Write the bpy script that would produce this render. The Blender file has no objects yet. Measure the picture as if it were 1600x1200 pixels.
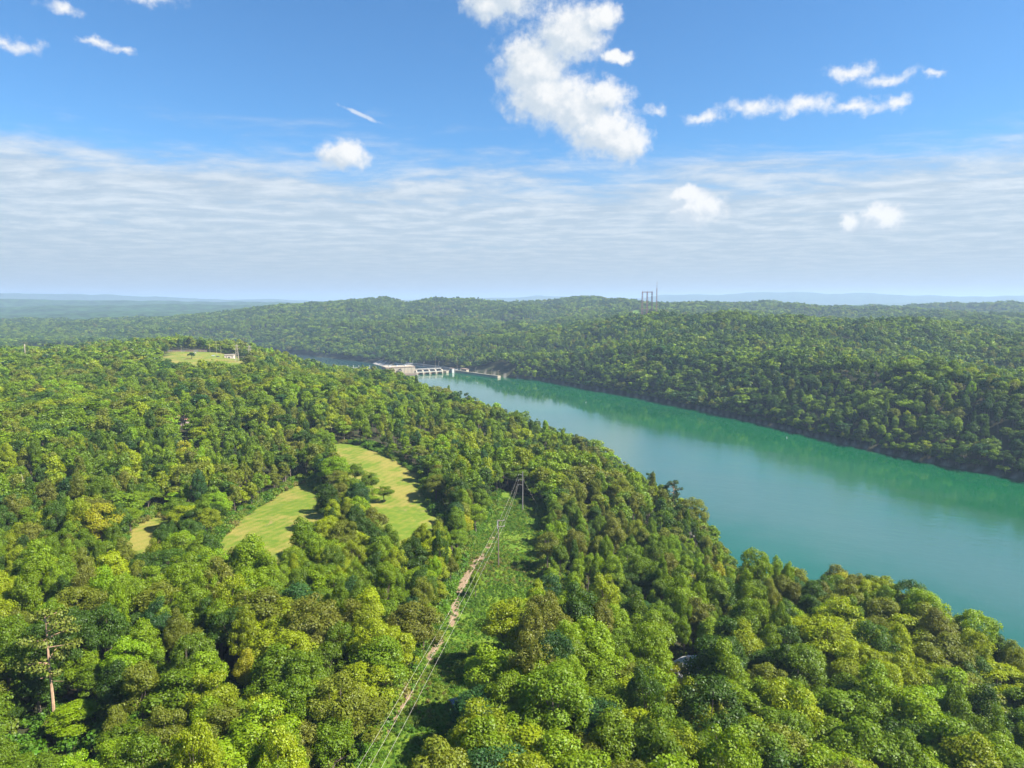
import bpy, math, random
import numpy as np
from mathutils import Vector, Matrix

scene = bpy.context.scene
COL = scene.collection
R_ = math.radians

# ------------------------------------------------------------------ camera
cam_d = bpy.data.cameras.new('camera')
cam_d.sensor_width = 36.0
cam_d.lens = 24.0
cam_d.clip_start = 1.0
cam_d.clip_end = 120000.0
cam = bpy.data.objects.new('camera', cam_d)
COL.objects.link(cam)
CAM_H = 130.0
PITCH = math.atan(130 / 1067.0)
cam.location = (0, 0, CAM_H)
cam.rotation_euler = (math.pi / 2 - PITCH, 0, 0)
scene.camera = cam

# ------------------------------------------------------------------ light, exposure
SUN_AZ, SUN_EL = R_(104.0), R_(46.0)          # azimuth from +Y towards +X
SUN_DIR = Vector((math.cos(SUN_EL) * math.sin(SUN_AZ), math.cos(SUN_EL) * math.cos(SUN_AZ), math.sin(SUN_EL)))
sun_d = bpy.data.lights.new('sun', 'SUN')
sun_d.energy = 4.4
sun_d.angle = R_(0.5)
sun_d.color = (1.0, 0.94, 0.84)
sun = bpy.data.objects.new('sun', sun_d)
COL.objects.link(sun)
sun.location = (400, -200, 600)
sun.rotation_euler = (-SUN_DIR).to_track_quat('-Z', 'Y').to_euler()

vs = scene.view_settings
vs.view_transform = 'Standard'
vs.look = 'None'
vs.exposure = 1.68
vs.gamma = 1.0
vs.use_curve_mapping = False

cy = scene.cycles
cy.max_bounces = 5
cy.diffuse_bounces = 3
cy.glossy_bounces = 2
cy.transmission_bounces = 2
cy.volume_bounces = 0
cy.transparent_max_bounces = 4
cy.caustics_reflective = False
cy.caustics_refractive = False
cy.use_denoising = True
cy.denoiser = 'OPENIMAGEDENOISE'
cy.denoising_input_passes = 'RGB_ALBEDO_NORMAL'
cy.use_adaptive_sampling = True
cy.adaptive_threshold = 0.02
cy.sample_clamp_indirect = 4.0


# ------------------------------------------------------------------ node helper
class NT:
    def __init__(self, tree):
        self.t = tree
        self.n = tree.nodes
        self.l = tree.links

    def node(self, kind, **kw):
        nd = self.n.new(kind)
        for k, v in kw.items():
            setattr(nd, k, v)
        return nd

    def put(self, sock, v):
        if v is None:
            return
        if isinstance(v, bpy.types.NodeSocket):
            self.l.new(v, sock)
        else:
            if isinstance(v, (tuple, list)) and sock.type == 'RGBA' and len(v) == 3:
                v = (*v, 1.0)
            sock.default_value = v

    def m(self, op, a, b=None, c=None, clamp=False):
        nd = self.node('ShaderNodeMath', operation=op, use_clamp=clamp)
        for i, v in enumerate((a, b, c)):
            self.put(nd.inputs[i], v)
        return nd.outputs[0]

    def v(self, op, a, b=None, s=None):
        nd = self.node('ShaderNodeVectorMath', operation=op)
        self.put(nd.inputs[0], a)
        if b is not None:
            self.put(nd.inputs[1], b)
        if s is not None:
            self.put(nd.inputs[3], s)
        return nd.outputs['Value'] if op in ('LENGTH', 'DOT_PRODUCT') else nd.outputs[0]

    def noise(self, vec, scale, detail=4.0, rough=0.55, dist=0.0, color=False):
        nd = self.node('ShaderNodeTexNoise')
        self.put(nd.inputs['Vector'], vec)
        nd.inputs['Scale'].default_value = scale
        nd.inputs['Detail'].default_value = detail
        nd.inputs['Roughness'].default_value = rough
        nd.inputs['Distortion'].default_value = dist
        return nd.outputs['Color' if color else 'Fac']

    def ramp(self, x, a, b, lo=0.0, hi=1.0, smooth=True):
        nd = self.node('ShaderNodeMapRange', interpolation_type='SMOOTHSTEP' if smooth else 'LINEAR')
        self.put(nd.inputs[0], x)
        for i, v in enumerate((a, b, lo, hi)):
            self.put(nd.inputs[i + 1], v)
        return nd.outputs[0]

    def mix(self, f, a, b, mode='MIX'):
        nd = self.node('ShaderNodeMix', data_type='RGBA', blend_type=mode)
        self.put(nd.inputs[0], f)
        self.put(nd.inputs[6], a)
        self.put(nd.inputs[7], b)
        return nd.outputs[2]

    def comb(self, x, y, z=0.0):
        nd = self.node('ShaderNodeCombineXYZ')
        for i, v in enumerate((x, y, z)):
            self.put(nd.inputs[i], v)
        return nd.outputs[0]

    def sep(self, v):
        nd = self.node('ShaderNodeSeparateXYZ')
        self.put(nd.inputs[0], v)
        return nd.outputs


# ------------------------------------------------------------------ world: sky with clouds
world = bpy.data.worlds.new('World')
scene.world = world
world.use_nodes = True
W = NT(world.node_tree)
W.n.clear()
sky = W.node('ShaderNodeTexSky', sky_type='NISHITA')
sky.sun_disc = False
sky.sun_elevation = SUN_EL
sky.sun_rotation = SUN_AZ
sky.altitude = 250
sky.air_density = 1.0
sky.dust_density = 0.6
sky.ozone_density = 3.0
geo = W.node('ShaderNodeTexCoord')
D = W.v('NORMALIZE', geo.outputs['Generated'])
dx, dy, dz = W.sep(D)
az = W.m('MULTIPLY', W.m('ARCTAN2', dx, dy), 57.29578)
el = W.m('MULTIPLY', W.m('ARCSINE', dz), 57.29578)

# cumulus, each puff at its own bearing and height above the horizon (degrees): az, el, half width, half height
PUFFS = [
    # the tall cumulus and the one above it
    (1.6, 18.0, 3.0, 2.6), (4.6, 20.2, 2.9, 2.3), (7.0, 21.2, 1.6, 1.2), (2.6, 15.9, 3.2, 2.4), (5.2, 15.0, 3.2, 2.4),
    (7.4, 15.8, 1.9, 1.5), (7.2, 13.2, 2.7, 2.0), (9.2, 12.3, 2.0, 1.7), (8.2, 18.6, 1.3, .6),
    (-0.4, 23.2, 3.4, 2.3), (2.2, 24.4, 2.6, 2.0), (-1.8, 22.2, 1.9, 1.5), (.6, 26.0, 4.0, 2.0),
    # small puffs low down
    (-13.4, 11.2, 2.0, 1.2), (14.7, 7.2, 2.2, 1.4), (27.8, 5.9, 1.7, 1.1), (25.6, 5.8, .7, .9), (13.9, 8.2, 1.4, .7),
    # the line of cloudlets on the right
    (15.2, 13.8, 3.0, 1.1, .46), (18.6, 14.4, 3.8, 1.3, .50), (22.4, 14.2, 3.8, 1.2, .54), (25.9, 13.7, 3.2, 1.1, .50), (28.3, 13.6, 1.5, 1.1, .55),
    (25.2, 16.0, 2.6, 1.1, .55), (27.8, 15.3, 3.0, .9, .48), (11.5, 14.6, 2.0, 1.0, .40), (30.5, 15.0, 1.4, .7, .40),
    # wisps on the left
    (-28.0, 21.7, 3.6, 2.2, .62), (-26.6, 20.6, 3.2, 1.3, .56), (-29.3, 22.8, 2.8, 1.5, .60), (-35.2, 22.0, 2.6, 1.6, .70), (-32.6, 22.4, 2.6, 1.5, .62),
    (-31.9, 18.9, 2.4, .9, .46), (-35.0, 16.2, 3.2, 1.1, .46), (-30.0, 17.2, 1.8, .8, .48), (-28.6, 17.0, 1.6, .7, .40), (-13.0, 23.6, 2.8, .8, .40),
]


def puff_group(PUFFS):
    g = bpy.data.node_groups.new('puff_field', 'ShaderNodeTree')
    g.interface.new_socket('P', in_out='INPUT', socket_type='NodeSocketVector')
    g.interface.new_socket('Density', in_out='OUTPUT', socket_type='NodeSocketFloat')
    G = NT(g)
    gi = G.node('NodeGroupInput')
    go = G.node('NodeGroupOutput')
    P = gi.outputs[0]
    acc = None
    for a, e, ra, re, *kk in PUFFS:
        ra = ra * 1.12
        q = G.v('MULTIPLY', G.v('SUBTRACT', P, (a, e, 0)), (1 / ra, 1 / re, 0))
        dd = G.m('SUBTRACT', kk[0] if kk else 1.0, G.v('LENGTH', q))
        acc = dd if acc is None else G.m('SMOOTH_MAX', acc, dd, 0.25)
    G.l.new(acc, go.inputs[0])
    return g


PG = puff_group(PUFFS)
PG_SHADE = puff_group(PUFFS[:18])
P0 = W.comb(az, el, 0.0)
warp = W.v('SUBTRACT', W.noise(P0, 0.45, 8, 0.64, color=True), (0.5, 0.5, 0.5))
warp = W.v('MULTIPLY', warp, (2.7, 2.0, 0))
P1 = W.v('ADD', P0, warp)
fine = W.m('SUBTRACT', W.noise(P0, 1.1, 7, 0.62), 0.5)


def field(P, tree=PG):
    nd = W.node('ShaderNodeGroup')
    nd.node_tree = tree
    W.put(nd.inputs[0], P)
    return nd.outputs[0]


F0 = W.m('ADD', W.m('MULTIPLY_ADD', field(P1), 1.25, 0.22), W.m('MULTIPLY', fine, 1.3))
trail = W.v('LENGTH', W.comb(W.m('MULTIPLY', W.m('ADD', az, 12.2), 0.45),
                             W.m('MULTIPLY', W.m('ADD', W.m('SUBTRACT', el, 14.35), W.m('MULTIPLY', W.m('ADD', az, 12.2), 0.36)), 4.5), 0.0))
trail = W.m('MULTIPLY', W.ramp(W.m('ADD', trail, W.m('MULTIPLY', fine, -2.0)), 0.2, 1.0, 1.0, 0.0), 0.6)
puff_a = W.m('MAXIMUM', W.ramp(F0, 0.0, 0.9), trail)
puff_a = W.m('MULTIPLY', puff_a, W.ramp(el, 3.5, 6.0))
# light and shade inside a puff: thin towards the sun = bright
F1 = W.m('MULTIPLY_ADD', field(W.v('ADD', P1, (0.8, 0.7, 0)), PG_SHADE), 1.25, 0.22)
dif = W.m('SUBTRACT', W.m('ADD', F0, W.m('MULTIPLY', W.m('SUBTRACT', W.noise(P0, 0.9, 6, .6), .5), 1.2)), F1)
lit = W.ramp(dif, -0.45, 0.75)
puff_c = W.mix(lit, (4.0, 4.55, 5.1), (6.1, 6.15, 6.15))

# sheet of thin high cloud seen in perspective: streaks that crowd towards the horizon
inv = W.m('DIVIDE', 1.0, W.m('ADD', W.m('MAXIMUM', dz, 0.0), 0.035))
plane = W.comb(W.m('MULTIPLY', dx, inv), W.m('MULTIPLY', dy, inv), 0.0)
wob = W.v('MULTIPLY', W.v('SUBTRACT', W.noise(plane, 0.35, 3, 0.5, color=True), (0.5, .5, .5)), (1.2, 1.2, 0))
plane2 = W.v('ADD', plane, wob)
s1 = W.noise(W.v('MULTIPLY', plane2, (0.55, 1.0, 1)), 0.62, 6, 0.55, 0.5)
s2 = W.noise(W.v('MULTIPLY', plane2, (0.80, 1.0, 1)), 2.6, 8, 0.66)
band = W.ramp(W.m('ADD', el, W.m('MULTIPLY', W.m('SUBTRACT', W.noise(plane, 0.3, 4, .55), .5), 8.0)), 5.0, 15.5, 1.0, 0.0)
sheet = W.m('ADD', W.m('MULTIPLY', s1, 0.60), W.m('MULTIPLY', s2, 0.52))
sheet = W.ramp(W.m('ADD', sheet, W.m('MULTIPLY', band, 0.56)), 0.64, 1.04)
sheet = W.m('MULTIPLY', sheet, 0.90)
sheet_c = W.mix(W.ramp(s2, 0.38, 0.68), (3.3, 3.9, 4.45), (4.9, 5.25, 5.5))
low = W.ramp(el, 0.0, 7.5, 0.85, 0.0)

base = sky.outputs[0]
base = W.mix(1.0, base, (0.54, 0.90, 1.14), 'MULTIPLY')
c1 = W.mix(sheet, base, sheet_c)
c2 = W.mix(low, c1, (2.8, 3.3, 3.8))
c3 = W.mix(puff_a, c2, puff_c)
bg = W.node('ShaderNodeBackground')
W.put(bg.inputs[0], c3)
bg.inputs[1].default_value = 0.05
wo = W.node('ShaderNodeOutputWorld')
W.l.new(bg.outputs[0], wo.inputs[0])
world.cycles.sampling_method = 'MANUAL'
world.cycles.sample_map_resolution = 512

# ------------------------------------------------------------------ small helpers
rng = np.random.default_rng(7)
random.seed(7)


def smooth(a, b, x):
    t = np.clip((x - a) / (b - a), 0, 1)
    return t * t * (3 - 2 * t)


def value_noise(x, y, seed=0):
    xi = np.floor(x).astype(np.int64)
    yi = np.floor(y).astype(np.int64)
    fx, fy = x - xi, y - yi
    fx = fx * fx * (3 - 2 * fx)
    fy = fy * fy * (3 - 2 * fy)

    def h(i, j):
        n = (i * 374761393 + j * 668265263 + seed * 974634533) & 0x7fffffff
        n = ((n ^ (n >> 13)) * 1274126177) & 0x7fffffff
        return ((n ^ (n >> 16)) & 0xffff) / 65535.0
    a = h(xi, yi) * (1 - fx) + h(xi + 1, yi) * fx
    b = h(xi, yi + 1) * (1 - fx) + h(xi + 1, yi + 1) * fx
    return a * (1 - fy) + b * fy


def fbm(x, y, seed=0, oct=4):
    s, a = 0, 0.5
    for k in range(oct):
        s = s + a * (value_noise(x * 2 ** k, y * 2 ** k, seed + k) - 0.5)
        a *= 0.5
    return s


def inside(poly, x, y):
    x, y = np.asarray(x, float), np.asarray(y, float)
    r = np.zeros(x.shape, bool)
    n = len(poly)
    for i in range(n):
        x0, y0 = poly[i]
        x1, y1 = poly[(i + 1) % n]
        if y0 == y1:
            continue
        c = ((y0 > y) != (y1 > y)) & (x < (x1 - x0) * (y - y0) / (y1 - y0) + x0)
        r ^= c
    return r


def dist_poly(poly, x, y, closed=True):
    x, y = np.asarray(x, float), np.asarray(y, float)
    d = np.full(x.shape, 1e18)
    n = len(poly)
    for i in range(n if closed else n - 1):
        x0, y0 = poly[i]
        x1, y1 = poly[(i + 1) % n]
        ex, ey = x1 - x0, y1 - y0
        t = np.clip(((x - x0) * ex + (y - y0) * ey) / (ex * ex + ey * ey + 1e-9), 0, 1)
        d = np.minimum(d, (x - x0 - t * ex) ** 2 + (y - y0 - t * ey) ** 2)
    return np.sqrt(d)


def sdist(poly, x, y):
    d = dist_poly(poly, x, y)
    return np.where(inside(poly, x, y), -d, d)


def mesh_from(name, verts, faces, mat=None, smooth_=False):
    me = bpy.data.meshes.new(name)
    me.from_pydata([tuple(v) for v in verts], [], [tuple(f) for f in faces])
    if mat:
        me.materials.append(mat)
    if smooth_:
        me.shade_smooth()
    me.update()
    return me


def quads_mesh(name, V, F, mats, fmat=None, attrs=None):
    """fast mesh from numpy arrays, F an (n,4) array of quads"""
    me = bpy.data.meshes.new(name)
    n = len(F)
    me.vertices.add(len(V))
    me.vertices.foreach_set('co', np.asarray(V, np.float32).ravel())
    me.loops.add(n * 4)
    me.loops.foreach_set('vertex_index', np.asarray(F, np.int32).ravel())
    me.polygons.add(n)
    me.polygons.foreach_set('loop_start', np.arange(0, n * 4, 4, dtype=np.int32))
    for m in mats:
        me.materials.append(m)
    if fmat is not None:
        me.polygons.foreach_set('material_index', np.asarray(fmat, np.int32))
    for k, a in (attrs or {}).items():
        at = me.attributes.new(k, 'FLOAT', 'POINT')
        at.data.foreach_set('value', np.asarray(a, np.float32))
    me.update(calc_edges=True)
    me.validate()
    return me


def tag(o, label=None, cat=None, group=None, kind=None):
    if label:
        o['label'] = label
    if cat:
        o['category'] = cat
    if group:
        o['group'] = group
    if kind:
        o['kind'] = kind
    return o


def link(name, me, parent=None, loc=(0, 0, 0), rot=(0, 0, 0), scale=(1, 1, 1)):
    o = bpy.data.objects.new(name, me)
    o.location, o.rotation_euler, o.scale = loc, rot, scale
    if parent is not None:
        o.parent = parent
    COL.objects.link(o)
    return o


class MB:
    """collects boxes, prisms and tubes into one mesh"""

    def __init__(self):
        self.v, self.f = [], []

    def add(self, vs_, fs_):
        b = len(self.v)
        self.v += [tuple(v) for v in vs_]
        self.f += [tuple(i + b for i in f) for f in fs_]
        return self

    def box(self, x0, x1, y0, y1, z0, z1):
        return self.add([(x0, y0, z0), (x1, y0, z0), (x1, y1, z0), (x0, y1, z0), (x0, y0, z1), (x1, y0, z1), (x1, y1, z1), (x0, y1, z1)],
                        [(0, 3, 2, 1), (4, 5, 6, 7), (0, 1, 5, 4), (1, 2, 6, 5), (2, 3, 7, 6), (3, 0, 4, 7)])

    def tube(self, pts, rads, seg=6):
        pts = [Vector(p) for p in pts]
        if not isinstance(rads, (list, tuple)):
            rads = [rads] * len(pts)
        vs_, fs_ = [], []
        for i, p in enumerate(pts):
            d = (pts[min(i + 1, len(pts) - 1)] - pts[max(i - 1, 0)]).normalized()
            u = d.cross(Vector((0, 0, 1)) if abs(d.z) < .9 else Vector((1, 0, 0))).normalized()
            w = d.cross(u)
            for k in range(seg):
                a = 2 * math.pi * k / seg
                vs_.append(p + (u * math.cos(a) + w * math.sin(a)) * rads[i])
        for i in range(len(pts) - 1):
            for k in range(seg):
                fs_.append((i * seg + k, i * seg + (k + 1) % seg, (i + 1) * seg + (k + 1) % seg, (i + 1) * seg + k))
        fs_.append(tuple(range(seg))[::-1])
        n = (len(pts) - 1) * seg
        fs_.append(tuple(n + k for k in range(seg)))
        return self.add(vs_, fs_)

    def prism(self, outline, y0, y1):
        """outline in x,z extruded along y"""
        n = len(outline)
        vs_ = [(x, y0, z) for x, z in outline] + [(x, y1, z) for x, z in outline]
        fs_ = [tuple(range(n)), tuple(range(2 * n - 1, n - 1, -1))] + [(i, i + n, (i + 1) % n + n, (i + 1) % n) for i in range(n)]
        return self.add(vs_, fs_)

    def mesh(self, name, mat):
        return mesh_from(name, self.v, self.f, mat)

    def build(self, name, mat, parent=None, **kw):
        return link(name, self.mesh(name, mat), parent, **kw)


# ------------------------------------------------------------------ materials
def pmat(name, rgb, rough=0.8, metal=0.0, var=0.15, scale=0.4, spec=0.3):
    m = bpy.data.materials.new(name)
    m.use_nodes = True
    T = NT(m.node_tree)
    b = T.n['Principled BSDF']
    b.inputs['Roughness'].default_value = rough
    b.inputs['Metallic'].default_value = metal
    b.inputs['Specular IOR Level'].default_value = spec
    tc = T.node('ShaderNodeTexCoord')
    n = T.noise(tc.outputs['Object'], scale, 5, 0.6)
    d = tuple(c * (1 - var * 1.6) for c in rgb)
    u = tuple(min(1, c * (1 + var)) for c in rgb)
    T.put(b.inputs['Base Color'], T.mix(T.ramp(n, .3, .7), d, u))
    return m


def leaf_mat(name, default=(0.06, 0.13, 0.02), trans=0.28):
    m = bpy.data.materials.new(name)
    m.use_nodes = True
    T = NT(m.node_tree)
    T.n.clear()
    a = T.node('ShaderNodeAttribute', attribute_type='INSTANCER', attribute_name='tint')
    lv = T.node('ShaderNodeAttribute', attribute_type='GEOMETRY', attribute_name='leafvar')
    has = T.ramp(T.v('LENGTH', a.outputs['Vector']), 0.0, 0.001, smooth=False)
    col = T.mix(has, default, a.outputs['Color'])
    hsv = T.node('ShaderNodeHueSaturation')
    T.put(hsv.inputs['Hue'], T.ramp(lv.outputs['Fac'], 0, 1, 0.488, 0.512, False))
    T.put(hsv.inputs['Value'], T.ramp(lv.outputs['Fac'], 0, 1, 0.76, 1.24, False))
    T.put(hsv.inputs['Color'], col)
    col = hsv.outputs[0]
    d = T.node('ShaderNodeBsdfDiffuse')
    T.put(d.inputs[0], col)
    t = T.node('ShaderNodeBsdfTranslucent')
    T.put(t.inputs[0], T.mix(1.0, col, (1.25, 1.15, 0.55), 'MULTIPLY'))
    g = T.node('ShaderNodeBsdfGlossy')
    g.inputs['Roughness'].default_value = 0.5
    g.inputs[0].default_value = (0.9, 0.95, 0.9, 1)
    mx = T.node('ShaderNodeMixShader')
    mx.inputs[0].default_value = trans
    T.l.new(d.outputs[0], mx.inputs[1])
    T.l.new(t.outputs[0], mx.inputs[2])
    m2 = T.node('ShaderNodeMixShader')
    m2.inputs[0].default_value = 0.018
    T.l.new(mx.outputs[0], m2.inputs[1])
    T.l.new(g.outputs[0], m2.inputs[2])
    o = T.node('ShaderNodeOutputMaterial')
    T.l.new(m2.outputs[0], o.inputs[0])
    return m


LEAF = leaf_mat('leaf', trans=0.42)
NEEDLE = leaf_mat('needle', (0.03, 0.065, 0.02), 0.12)
BARK = pmat('bark', (0.16, 0.125, 0.095), 0.9, scale=2)
DEADWOOD = pmat('dead_wood', (0.46, 0.39, 0.30), 0.9, scale=2)
PINEBARK = pmat('pine_bark', (0.42, 0.27, 0.17), 0.9, scale=2)
CONC = pmat('concrete', (0.24, 0.22, 0.19), 0.85, scale=.15)
CONC_WHITE = pmat('pale_concrete', (0.36, 0.31, 0.23), 0.8, scale=.12, var=.08)
CONC_DARK = pmat('wet_concrete', (0.15, 0.14, 0.135), 0.8, scale=.2)
PINK = pmat('reddish_concrete', (0.25, 0.175, 0.135), 0.85, scale=.15)
WHITEP = pmat('white_paint', (0.46, 0.45, 0.42), 0.5, var=.05)
STEEL = pmat('galvanised_steel', (0.55, 0.56, 0.55), 0.5, 0.3, var=.08)
REDSTEEL = pmat('red_lead_steel', (0.27, 0.15, 0.12), 0.7, var=.1)
DARKSTEEL = pmat('dark_steel', (0.05, 0.055, 0.06), 0.6)
POLEWOOD = pmat('pole_wood', (0.20, 0.15, 0.12), 0.9)
GREYWOOD = pmat('weathered_pole', (0.27, 0.25, 0.23), 0.85)
WIRE = pmat('conductor_wire', (0.55, 0.51, 0.42), 0.45, 0.2, var=.05)
ROOFGREY = pmat('grey_roof', (0.44, 0.44, 0.43), 0.7, scale=1.2)
ROOFBLUE = pmat('blue_grey_roof', (0.10, 0.14, 0.22), 0.6, scale=1.2)
ROOFRED = pmat('terracotta_roof', (0.50, 0.27, 0.18), 0.8, scale=1.2)
BRICKWALL = pmat('pale_pink_wall', (0.62, 0.50, 0.44), 0.85)
GLASS = pmat('window_glass', (0.03, 0.04, 0.05), 0.1, spec=.6)
ROCK = pmat('rock', (0.42, 0.40, 0.37), 0.9, scale=.6, var=.3)

# ------------------------------------------------------------------ terrain
POOL = [(-246, 1150), (-190, 1010), (-128, 880), (-45, 700), (36, 565), (76, 470), (97, 397), (106, 325), (99, 284), (97, 264),
        (110, 263), (128, 258), (146, 246), (157, 225), (165, 204), (176, 150), (188, 80), (212, 0), (222, -200), (700, -200),
        (650, 0), (560, 200), (480, 330), (420, 420), (374, 487), (350, 521), (325, 566), (298, 624), (269, 706), (228, 803),
        (172, 910), (97, 1027), (52, 1110), (-18, 1168), (-60, 1212), (-90, 1256), (-172, 1222)]
TAIL = [(-236, 1198), (-300, 1216), (-362, 1252), (-432, 1312), (-525, 1400), (-650, 1500), (-800, 1620), (-960, 1760), (-980, 2080), (-760, 1985),
        (-560, 1815), (-430, 1700), (-330, 1590), (-245, 1440), (-190, 1330), (-110, 1262)]
TAIL_Z = -14.0
CTRL = [  # x, y, ground height above the pool
    (0, 0, 46), (-100, 60, 46), (-100, 130, 44), (0, 110, 41), (60, 60, 40), (80, 130, 25), (130, 130, 11), (120, 60, 26), (150, -50, 24),
    (-100, 260, 38), (-95, 310, 38), (-85, 390, 38), (-50, 300, 36), (5, 300, 33), (-10, 236, 35), (-28, 130, 41), (40, 220, 25), (45, 300, 24),
    (20, 420, 25), (60, 250, 19), (-160, 240, 41), (-300, 300, 50), (-250, 400, 48), (-200, 550, 50), (-300, 700, 50), (-150, 500, 44),
    (-400, 850, 60), (-345, 830, 59), (-450, 960, 63), (-520, 1080, 63), (-400, 1010, 58), (-560, 750, 55), (-720, 900, 46), (-660, 1120, 42),
    (-900, 1050, 22), (-460, 520, 56), (-700, 600, 50), (-130, 700, 33), (-200, 850, 22), (-235, 1000, 5), (-320, 1000, 26), (-60, 560, 29),
    (-300, 1100, 5), (-350, 1150, 1), (-420, 1230, 2), (-560, 1350, 2), (-720, 1480, 4), (-620, 1280, 12), (-800, 1350, 12),
    (-1100, 1500, 12), (-1300, 2000, 8), (-1000, 1900, 10), (-950, 2250, 38), (-720, 2350, 58), (-600, 2600, 86), (-820, 2750, 92),
    (-480, 2050, 50), (-280, 2000, 72), (-300, 1750, 30), (-200, 1600, 26), (-130, 1430, 10), (-60, 1330, 14), (-30, 1500, 56), (20, 1300, 30),
    (140, 1500, 70), (280, 1430, 71), (120, 1250, 38), (250, 1150, 44), (300, 950, 38), (420, 980, 58), (515, 1100, 67), (620, 1090, 75),
    (715, 950, 70), (450, 720, 52), (560, 640, 58), (800, 620, 60), (640, 420, 48), (900, 350, 52), (1000, 900, 66), (420, 1250, 66),
    (640, 1700, 78), (366, 1868, 88), (340, 1700, 60), (420, 1600, 52), (250, 1620, 56), (0, 1750, 60), (900, 1400, 42), (1300, 1300, 48), (760, 1300, 50), (300, 2200, 66), (900, 2200, 66), (-50, 2300, 64),
    (370, 2800, 134), (0, 2800, 102), (-300, 2850, 106), (-560, 2850, 112), (790, 2800, 116), (1400, 3000, 94), (2400, 3200, 98), (1500, 2100, 74),
    (2000, 1800, 70), (-1500, 2900, 40), (-2200, 3300, 20), (-3000, 4500, 34), (-1800, 4300, 56), (-4200, 6500, 104), (-2000, 6300, 92),
    (-600, 4500, 60), (1000, 4500, 60), (3000, 5000, 70), (0, 7000, 60), (4000, 8000, 60), (-1800, 1100, 12), (-2500, 2000, 10),
    (-1000, 300, 40), (1500, 500, 50), (-6000, 9000, 70), (6000, 9000, 70), (0, -600, 44), (-800, -600, 44), (1500, -600, 50),
    (-9000, 20000, 60), (9000, 20000, 60), (0, 25000, 60), (-20000, 12000, 60), (20000, 12000, 60),
]
CT = np.array(CTRL, float)


def ground(x, y):
    x, y = np.asarray(x, float), np.asarray(y, float)
    shp = x.shape
    x, y = x.ravel(), y.ravel()
    num, den = np.zeros(x.shape), np.zeros(x.shape)
    for cx, cy_, cz in CT:
        s = 18.0 + 0.035 * math.hypot(cx, cy_)
        w = 1.0 / ((x - cx) ** 2 + (y - cy_) ** 2 + s * s) ** 1.7
        num += w * cz
        den += w
    h = num / den
    r = np.hypot(x, y)
    far = smooth(600, 3500, r)
    h = h + fbm(x / 90, y / 90, 3) * (5 + 16 * far) + fbm(x / 420, y / 420, 11) * 60 * far * smooth(900, 2500, y)
    h = h + fbm(x / 1500, y / 1500, 21, 3) * 130 * smooth(3300, 6000, r)
    far_side = smooth(0, 260, x + 0.55 * (y - 600) - 260) * (y > 250)
    far_side = far_side * (1 - np.exp(-((x - 335) ** 2 + (y - 1720) ** 2) / (2 * 190.0 ** 2)))
    h = h + fbm(x / 300, y / 300, 15, 3) * 105 * far_side
    # river bed and banks
    dp = sdist(POOL, x, y)
    dt = sdist(TAIL, x, y)
    steep = 0.45 + 0.25 * value_noise(x / 60, y / 60, 5)
    bank = np.where(dp > 0, 0.7 + dp * steep, np.maximum(-6, 0.7 + dp * 0.4))
    bank2 = np.where(dt > 0, TAIL_Z + 0.8 + dt * 0.35, np.maximum(TAIL_Z - 5, TAIL_Z + 0.8 + dt * 0.4))
    h = np.minimum(h, bank)
    h = np.minimum(h, np.where(dt < 160, bank2, 1e9))
    h = h + (5.0 - h) * smooth(16, 0, sdist(YARD, x, y))
    return h.reshape(shp)


# open land, seen from above. FIELDS: mown grass; CORRIDOR: brush under the power line
FIELD_A = [(-110, 242), (-114, 276), (-113, 315), (-107, 346), (-97, 330), (-84, 300), (-87, 270), (-90, 238)]
FIELD_B = [(-116, 430), (-98, 432), (-76, 402), (-52, 366), (-44, 332), (-36, 300), (-30, 286), (-44, 276), (-58, 280), (-64, 300),
           (-72, 330), (-92, 368), (-106, 404)]
FIELD_C = [(-144, 242), (-151, 264), (-151, 284), (-140, 272), (-131, 244)]
CORRIDOR = [(-40, 60), (-28, 123), (-25, 142), (-23, 158), (-21, 187), (-20, 218), (-16, 262), (-10, 308), (-4, 340), (12, 330),
            (14, 292), (11, 250), (5, 218), (-1, 194), (-5, 172), (-9, 150), (-12, 133), (-15, 120), (-20, 60)]
HILLTOP = [(-444, 850), (-452, 900), (-490, 975), (-426, 990), (-367, 950), (-318, 820), (-340, 795), (-395, 790)]
YARD = [(-325, 1130), (-262, 1120), (-232, 1160), (-252, 1188), (-315, 1190)]
RIPRAP = [(-185, 1320), (-150, 1262), (-190, 1250), (-260, 1400), (-300, 1500), (-330, 1575), (-300, 1570), (-240, 1440)]
FAR_PASTURE = [(-1180, 1640), (-980, 1600), (-960, 1650), (-1150, 1720)]
TRACE = [(352, 1850), (338, 1890), (380, 2300), (440, 2420), (450, 2400), (410, 2200), (372, 1860)]       # cleared strip under the big towers
TRACE2 = [(-560, 2050), (-545, 2050), (-520, 2260), (-535, 2262)]
OPEN = [(FIELD_A, .84, 1.0), (FIELD_B, .86, 1.0), (FIELD_C, .86, 1.0), (CORRIDOR, .82, .25), (HILLTOP, .86, .9), (YARD, .88, .8),
        (RIPRAP, .99, 1.0), (FAR_PASTURE, .9, 1.0), (TRACE, .96, 1.0), (TRACE2, .96, 1.0)]


def open_land(x, y, which=None, margin=0.0, sweep=True):
    """True on open land; with sweep the land just south of it, kept clear of tall trees, counts too"""
    x, y = np.asarray(x, float), np.asarray(y, float)
    r = np.zeros(x.shape, bool)
    for poly, s0, k in OPEN:
        if which is not None and poly not in which:
            continue
        for s in np.linspace(s0 if sweep else 1.0, 1.0, 7 if sweep else 1):
            r |= inside(poly, x / s, y / s)
        if margin > 0:
            r |= dist_poly(poly, x, y) < margin * k
    return r


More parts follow.
